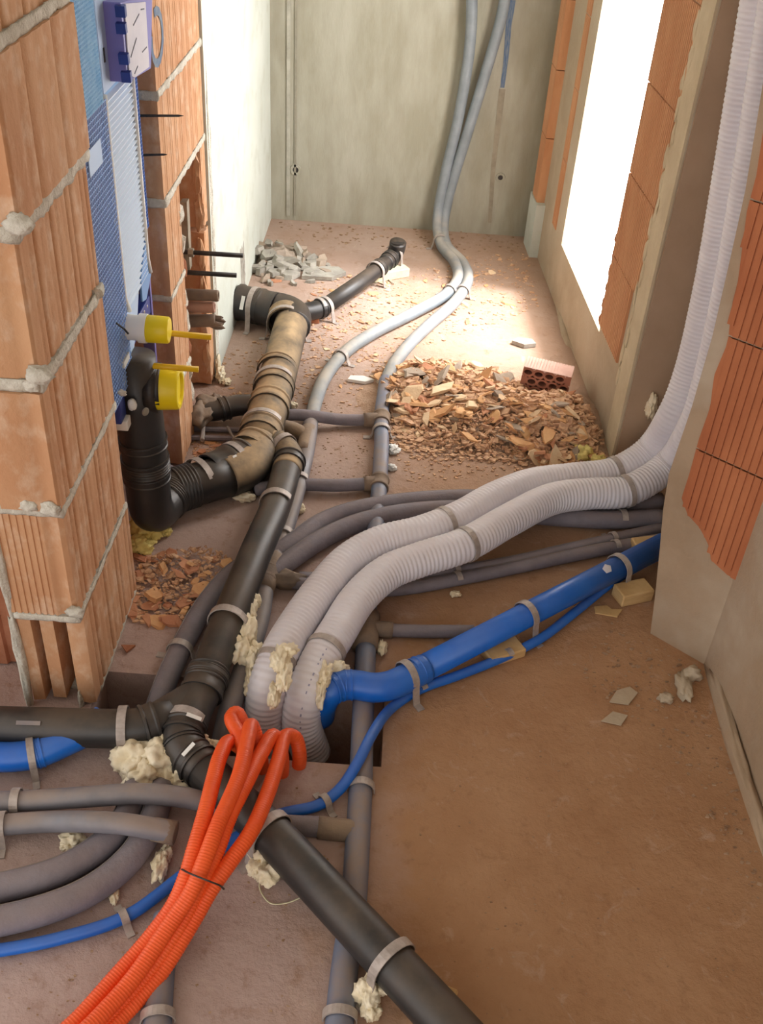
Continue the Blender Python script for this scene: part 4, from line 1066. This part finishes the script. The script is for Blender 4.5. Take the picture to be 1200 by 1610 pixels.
# ------------------------------------------------------------------ rubble
rnd = random.Random(11)
def shard_mesh(k, flat=.28, spiky=.35):
    r = random.Random(100+k); n = r.choice((4, 5, 5, 6, 7)); el = r.uniform(1.0, 3.4)
    top, bot = [], []; sk = (r.uniform(-.15, .15), r.uniform(-.15, .15)); h = flat*r.uniform(.6, 1.5)
    for i in range(n):
        a = 2*math.pi*(i+r.uniform(-.3, .3))/n; q = r.uniform(1-spiky, 1.05)
        x, y = math.cos(a)*q*el**.5/1.2, math.sin(a)*q/el**.5
        bot.append(Vector((x, y, r.uniform(-.03, .03)))); s = r.uniform(.75, 1.0)
        top.append(Vector((x*s+sk[0], y*s+sk[1], h*r.uniform(.7, 1.2))))
    V = bot+top; Fc = [tuple(range(n))[::-1], tuple(range(n, 2*n))]
    for i in range(n): Fc.append((i, (i+1) % n, n+(i+1) % n, n+i))
    me = bpy.data.meshes.new('shard'); me.from_pydata([tuple(v) for v in V], [], Fc); me.update(); return me
SH = {}
def shard_set(name, mats, flat, spiky, n=10, k0=0):
    L_ = []
    for m_ in mats:
        for k in range(n):
            me = shard_mesh(k0+k, flat, spiky); me.materials.append(m_); L_.append(me)
    SH[name] = L_
shard_set('brick', (M_shardA, M_shardA, M_shardB, M_shardB, M_shardC, M_shardD), .2, .4, 8)
shard_set('red', (M_shardC, M_shardC, M_shardA), .24, .35, 8, 20)
shard_set('stone', (M_stone, M_stone, M_shardD), .6, .3, 8, 50)
def inpoly(x, y, pg):
    c = False; n = len(pg)
    for i in range(n):
        (x0, y0), (x1, y1) = pg[i], pg[(i+1) % n]
        if (y0 > y) != (y1 > y) and x < (x1-x0)*(y-y0)/(y1-y0)+x0: c = not c
    return c
def sample(pg):
    xs = [p[0] for p in pg]; ys = [p[1] for p in pg]
    while True:
        x, y = rnd.uniform(min(xs), max(xs)), rnd.uniform(min(ys), max(ys))
        if inpoly(x, y, pg): return x, y
heap_bumps = [(.12, 2.80, .13, .040), (.30, 2.72, .16, .040), (.45, 2.62, .14, .048), (.50, 2.52, .10, .045), (.02, 2.70, .10, .030), (.22, 2.58, .14, .022), (.56, 2.68, .10, .04)]
def heap(x, y):
    return sum(h*math.exp(-((x-a)**2+(y-b)**2)/(2*(s*.62)**2)) for a, b, s, h in heap_bumps)
def mound(name, x0, x1, y0, y1, fn, mt, label):
    V, Fc = [], []; nx, ny = 60, 60
    for j in range(ny+1):
        for i in range(nx+1):
            x = x0+(x1-x0)*i/nx; y = y0+(y1-y0)*j/ny; hh = fn(x, y)
            V.append(Vector((x, y, hh*(.85+.4*noise.noise(Vector((x*40, y*40, 0))))-.004)))
    for j in range(ny):
        for i in range(nx): k = j*(nx+1)+i; Fc.append((k, k+1, k+nx+2, k+nx+1))
    return build(name, (V, Fc), mt, None, True, label, 'rubble', None, 'stuff')
mound('rubble_dust', -.15, .64, 2.32, 3.05, heap, mat('rubble_dust', srgb(190, 160, 136), srgb(170, 136, 110), 30, .95, .8, 120), 'brick dust heaped below the window under the shards')
def scatter(setn, pg, n, smin, smax, label, grp, cat='shard', name='brick_shard', hf=None, tilt=30, pw=1.8, extra=0):
    items = sorted([(smin+(smax-smin)*rnd.random()**pw) for _ in range(n)], reverse=True)
    for s in items:
        x, y = sample(pg); p = P(x, y, 0)
        h = hf(p.x, p.y) if hf else 0
        if h > .004: p = P(x, y, h); h = hf(p.x, p.y)
        if p.x > WX(p.y)-s*.7-.004 and p.y > 2.4: p.x = WX(p.y)-s*.8-.006
        me = rnd.choice(SH[setn]); o = bpy.data.objects.new(name, me); COL.objects.link(o)
        tl = tilt if h > .008 else 5
        o.rotation_euler = (math.radians(rnd.gauss(0, tl*.6)), math.radians(rnd.gauss(0, tl*.6)), rnd.uniform(0, 6.28))
        o.scale = (s, s, s*rnd.uniform(.7, 1.2))
        o.location = (p.x, p.y, h*.92+ (rnd.uniform(0, extra) if h > .008 else .001))
        cw = {'shard_orange': 'orange', 'shard_pale': 'pale tan', 'shard_red': 'reddish', 'shard_grey': 'greyish', 'grey_stone': 'pale grey'}[me.materials[0].name]
        sw = 'large ' if s > smin+(smax-smin)*.45 else 'small '
        tag(o, sw+cw+' '+label, cat, grp+', '+sw+cw+' ones')
HEAP = [(585, 588), (640, 572), (730, 568), (800, 590), (835, 640), (890, 632), (935, 680), (960, 735), (905, 738), (830, 735), (770, 720), (690, 710), (640, 712), (612, 700), (612, 640)]
CORE = [(590, 592), (650, 575), (740, 575), (800, 600), (810, 660), (720, 660), (640, 680), (612, 650)]
RIGHT = [(770, 640), (890, 632), (935, 680), (950, 728), (850, 730), (800, 690)]
L1, G1 = 'brick shard in the rubble heap below the window', 'brick shards in the rubble heap below the window'
scatter('brick', CORE, 100, .018, .046, L1, G1, hf=heap, extra=.018)
scatter('brick', RIGHT, 62, .018, .044, L1, G1, hf=heap, extra=.018)
scatter('brick', HEAP, 40, .014, .026, L1, G1, hf=heap, extra=.01)
def lheap(x, y): return .02*math.exp(-((x+.43)**2+(y-1.83)**2)/(2*.075**2))
# fine crumbs of the heap: nobody could count them
def crumbs(name, specs, label, mt, seed):
    r = random.Random(seed); V, Fc = [], []
    for pg, n, s0, s1, hf in specs:
        for _ in range(n):
            x, y = sample(pg); p = P(x, y, 0); h = hf(p.x, p.y) if hf else 0
            if p.x > WX(p.y)-.02 and p.y > 2.4: continue
            s = r.uniform(s0, s1); a = r.uniform(0, 6.28); el = r.uniform(.35, .9); k = len(V); zz = h*.95
            q = []
            for i in range(4):
                an = a+i*math.pi/2+r.uniform(-.4, .4); q.append(Vector((p.x+math.cos(an)*s, p.y+math.sin(an)*s*el, zz+r.uniform(-.1, .1)*s)))
            tl = (r.uniform(-.5, .5), r.uniform(-.5, .5)) if h > .006 else (0, 0)
            q = [v+Vector((0, 0, max(-.3*s, tl[0]*(v.x-p.x)+tl[1]*(v.y-p.y))+(r.uniform(0, .008) if h > .006 else 0))) for v in q]
            tp = [v+Vector((r.uniform(-.2, .2)*s, r.uniform(-.2, .2)*s, s*r.uniform(.3, .6))) for v in q]
            V += q+tp; Fc += [(k+4, k+5, k+6, k+7)]+[(k+i, k+(i+1) % 4, k+4+(i+1) % 4, k+4+i) for i in range(4)]
    return build(name, (V, Fc), mt, None, False, label, 'rubble', None, 'stuff')
M_crumb = mat('crumbs', srgb(220, 180, 142), srgb(188, 146, 116), 90, .95, detail=1)
LOW = [(615, 690), (800, 670), (940, 735), (860, 742), (740, 752), (640, 760)]
LOW2 = [(612, 650), (800, 650), (930, 720), (760, 728), (640, 722)]
MID = [(350, 560), (480, 500), (560, 470), (640, 560), (600, 640), (480, 640), (450, 650), (350, 640)]
BACK = [(500, 420), (640, 440), (720, 400), (830, 400), (850, 480), (760, 520), (600, 560), (480, 600), (470, 520)]
LP = [(212, 880), (330, 865), (370, 885), (320, 935), (285, 985), (205, 980)]
LP2 = [(300, 690), (350, 695), (370, 720), (310, 740)]
crumbs('brick_crumbs', [(HEAP, 1700, .002, .008, heap), (HEAP, 420, .007, .015, heap), (LOW, 420, .0015, .006, heap), (LOW2, 700, .002, .007, heap), (LOW2, 150, .006, .012, heap), (CORE, 320, .009, .020, heap), (RIGHT, 280, .009, .020, heap), (BACK, 1000, .0015, .006, None), (BACK, 140, .006, .012, None), (MID, 500, .0015, .006, None), (MID, 50, .006, .010, None), (LP, 500, .002, .007, lheap), (LP, 60, .006, .012, lheap), (LP2, 150, .002, .005, None)], 'fine orange brick crumbs strewn over the floor', M_crumb, 5)
M_crumbd = mat('floor_grit', srgb(140, 108, 82), srgb(176, 146, 118), 60, .95, detail=1)
FLR = [(960, 960), (1090, 1050), (1198, 1290), (1198, 1440), (1060, 1200), (900, 1050)]
ALL = [(600, 1000), (1000, 980), (1195, 1300), (1195, 1605), (760, 1605), (600, 1300)]
crumbs('floor_grit', [(FLR, 260, .0015, .006, None), (ALL, 220, .001, .003, None), ([(0, 1350), (500, 1200), (540, 1600), (0, 1600)], 120, .001, .003, None), ([(480, 640), (590, 640), (590, 760), (490, 760)], 90, .0015, .004, None), ([(440, 350), (830, 370), (840, 400), (450, 380)], 160, .002, .008, None)], 'loose grit and specks of dirt on the screed', M_crumbd, 9)
scatter('brick', BACK, 26, .012, .028, 'brick shard strewn on the bright floor between the rear pipes', 'brick shards strewn between the rear pipes')
scatter('brick', MID, 16, .008, .022, 'brick shard lying beside the thick dusty drain', 'brick shards beside the thick drain')
scatter('red', LP, 44, .012, .032, 'brick shard in the pile behind the near pier', 'brick shards behind the near pier', hf=lheap, tilt=22, extra=.012)
scatter('red', LP2, 8, .012, .03, 'brick shard by the foot of the second pier', 'brick shards by the second pier', extra=.01)
STN = [(403, 388), (440, 382), (475, 395), (515, 415), (540, 432), (500, 450), (420, 448), (398, 430)]
def sheap(x, y): return .05*math.exp(-((x+.46)**2+(y-3.68)**2)/(2*.065**2))
mound('stone_grit', -.53, -.3, 3.5, 3.88, sheap, mat('stone_dust', srgb(176, 160, 144), srgb(150, 134, 120), 30, .95, .6, 100), 'grey grit under the pale stones by the white wall')
scatter('stone', STN, 62, .018, .042, 'rubble stone heaped against the white wall', 'rubble stones by the white wall', 'stone', 'rubble_stone', hf=sheap, tilt=40, extra=.015)
scatter('brick', STN, 4, .012, .03, 'brick piece among the grey rubble stones', 'brick pieces among the stones', hf=sheap, extra=.02)
def slab(label, px, py, pts, th, mt, name, cat, yaw=0):
    c = P(px, py, 0); a = math.radians(yaw); g = prism([(c.x+(x*math.cos(a)-y*math.sin(a)), c.y+(x*math.sin(a)+y*math.cos(a)), .002) for x, y in pts], (0, 0, th))
    return build(name, g, mt, None, False, label, cat)
slab('flat grey plaster slab broken beside the rubble stones', 508, 433, [(-.08, -.04), (.03, -.05), (.085, .0), (.06, .045), (-.02, .05), (-.07, .02)], .014, M_stone, 'plaster_slab', 'slab', 8)
slab('small grey flake on the bright floor before the hollow brick', 823, 543, [(-.04, 0), (0, -.025), (.04, -.01), (.03, .02), (-.02, .025)], .014, M_stone, 'plaster_flake', 'flake')
slab('thin cream paper scrap below the blue pipe block', 955, 962, [(-.03, -.012), (.02, -.02), (.035, .006), (.01, .004), (.0, .016), (-.03, .01)], .004, M_wood, 'paper_scrap', 'scrap')
slab('pale dried mortar flake on the brown floor, larger one', 978, 1096, [(-.03, -.02), (.01, -.024), (.035, .012), (.02, .028), (-.01, .014)], .003, M_beige, 'mortar_flake', 'flake')
slab('pale dried mortar flake on the brown floor, lower one', 965, 1130, [(-.028, -.012), (.012, -.02), (.03, .008), (.0, .016)], .003, M_beige, 'mortar_flake', 'flake')
build('mortar_crumb', join(lump(P(1075, 1078, .01), .016, .04, .012, 3.1, .5), lump(P(1088, 1060, .012), .02, .015, .018, 5.1, .5), lump(P(1048, 1098, .008), .016, .012, .010, 7.7, .5)), M_beige, None, True, 'crumbled mortar lumps at the foot of the near right pier', 'mortar')
slab('triangular terracotta flake on the floor behind the near pier', 200, 1022, [(-.014, .008), (.016, .01), (.002, -.012)], .005, M_brick2, 'brick_flake', 'shard')
slab('white plaster flake on the floor left of the rubble', 565, 600, [(-.035, -.012), (.02, -.016), (.045, .004), (.01, .02), (-.03, .012)], .010, M_white, 'plaster_flake', 'flake', -5)

sg = thing('plastic_string', 'thin pale string curling beneath the front black pipe', 'string', P(440, 1412, 0))
build('string', tube(spline([(412, 1378, .004), (408, 1395, .003), (425, 1420, .003), (450, 1420, .003), (480, 1410, .003), (505, 1414, .003)], 6), .0013, 5), M_pale, sg, True)
sg = thing('plastic_string', 'short frayed string by the foam at the bottom edge', 'string', P(575, 1500, 0))
build('string', tube(spline([(550, 1494, .004), (570, 1510, .004), (590, 1530, .01)], 6), .0013, 5), M_pale, sg, True)
t6, g6 = grey_line('grey_pipe', 'slim blue-grey pipe dropping into the opening left of the rear duct', [(396, 1030, .03), (388, 1075, .015), (380, 1120, -.02), (376, 1170, -.08)], .0125, M_greyb)
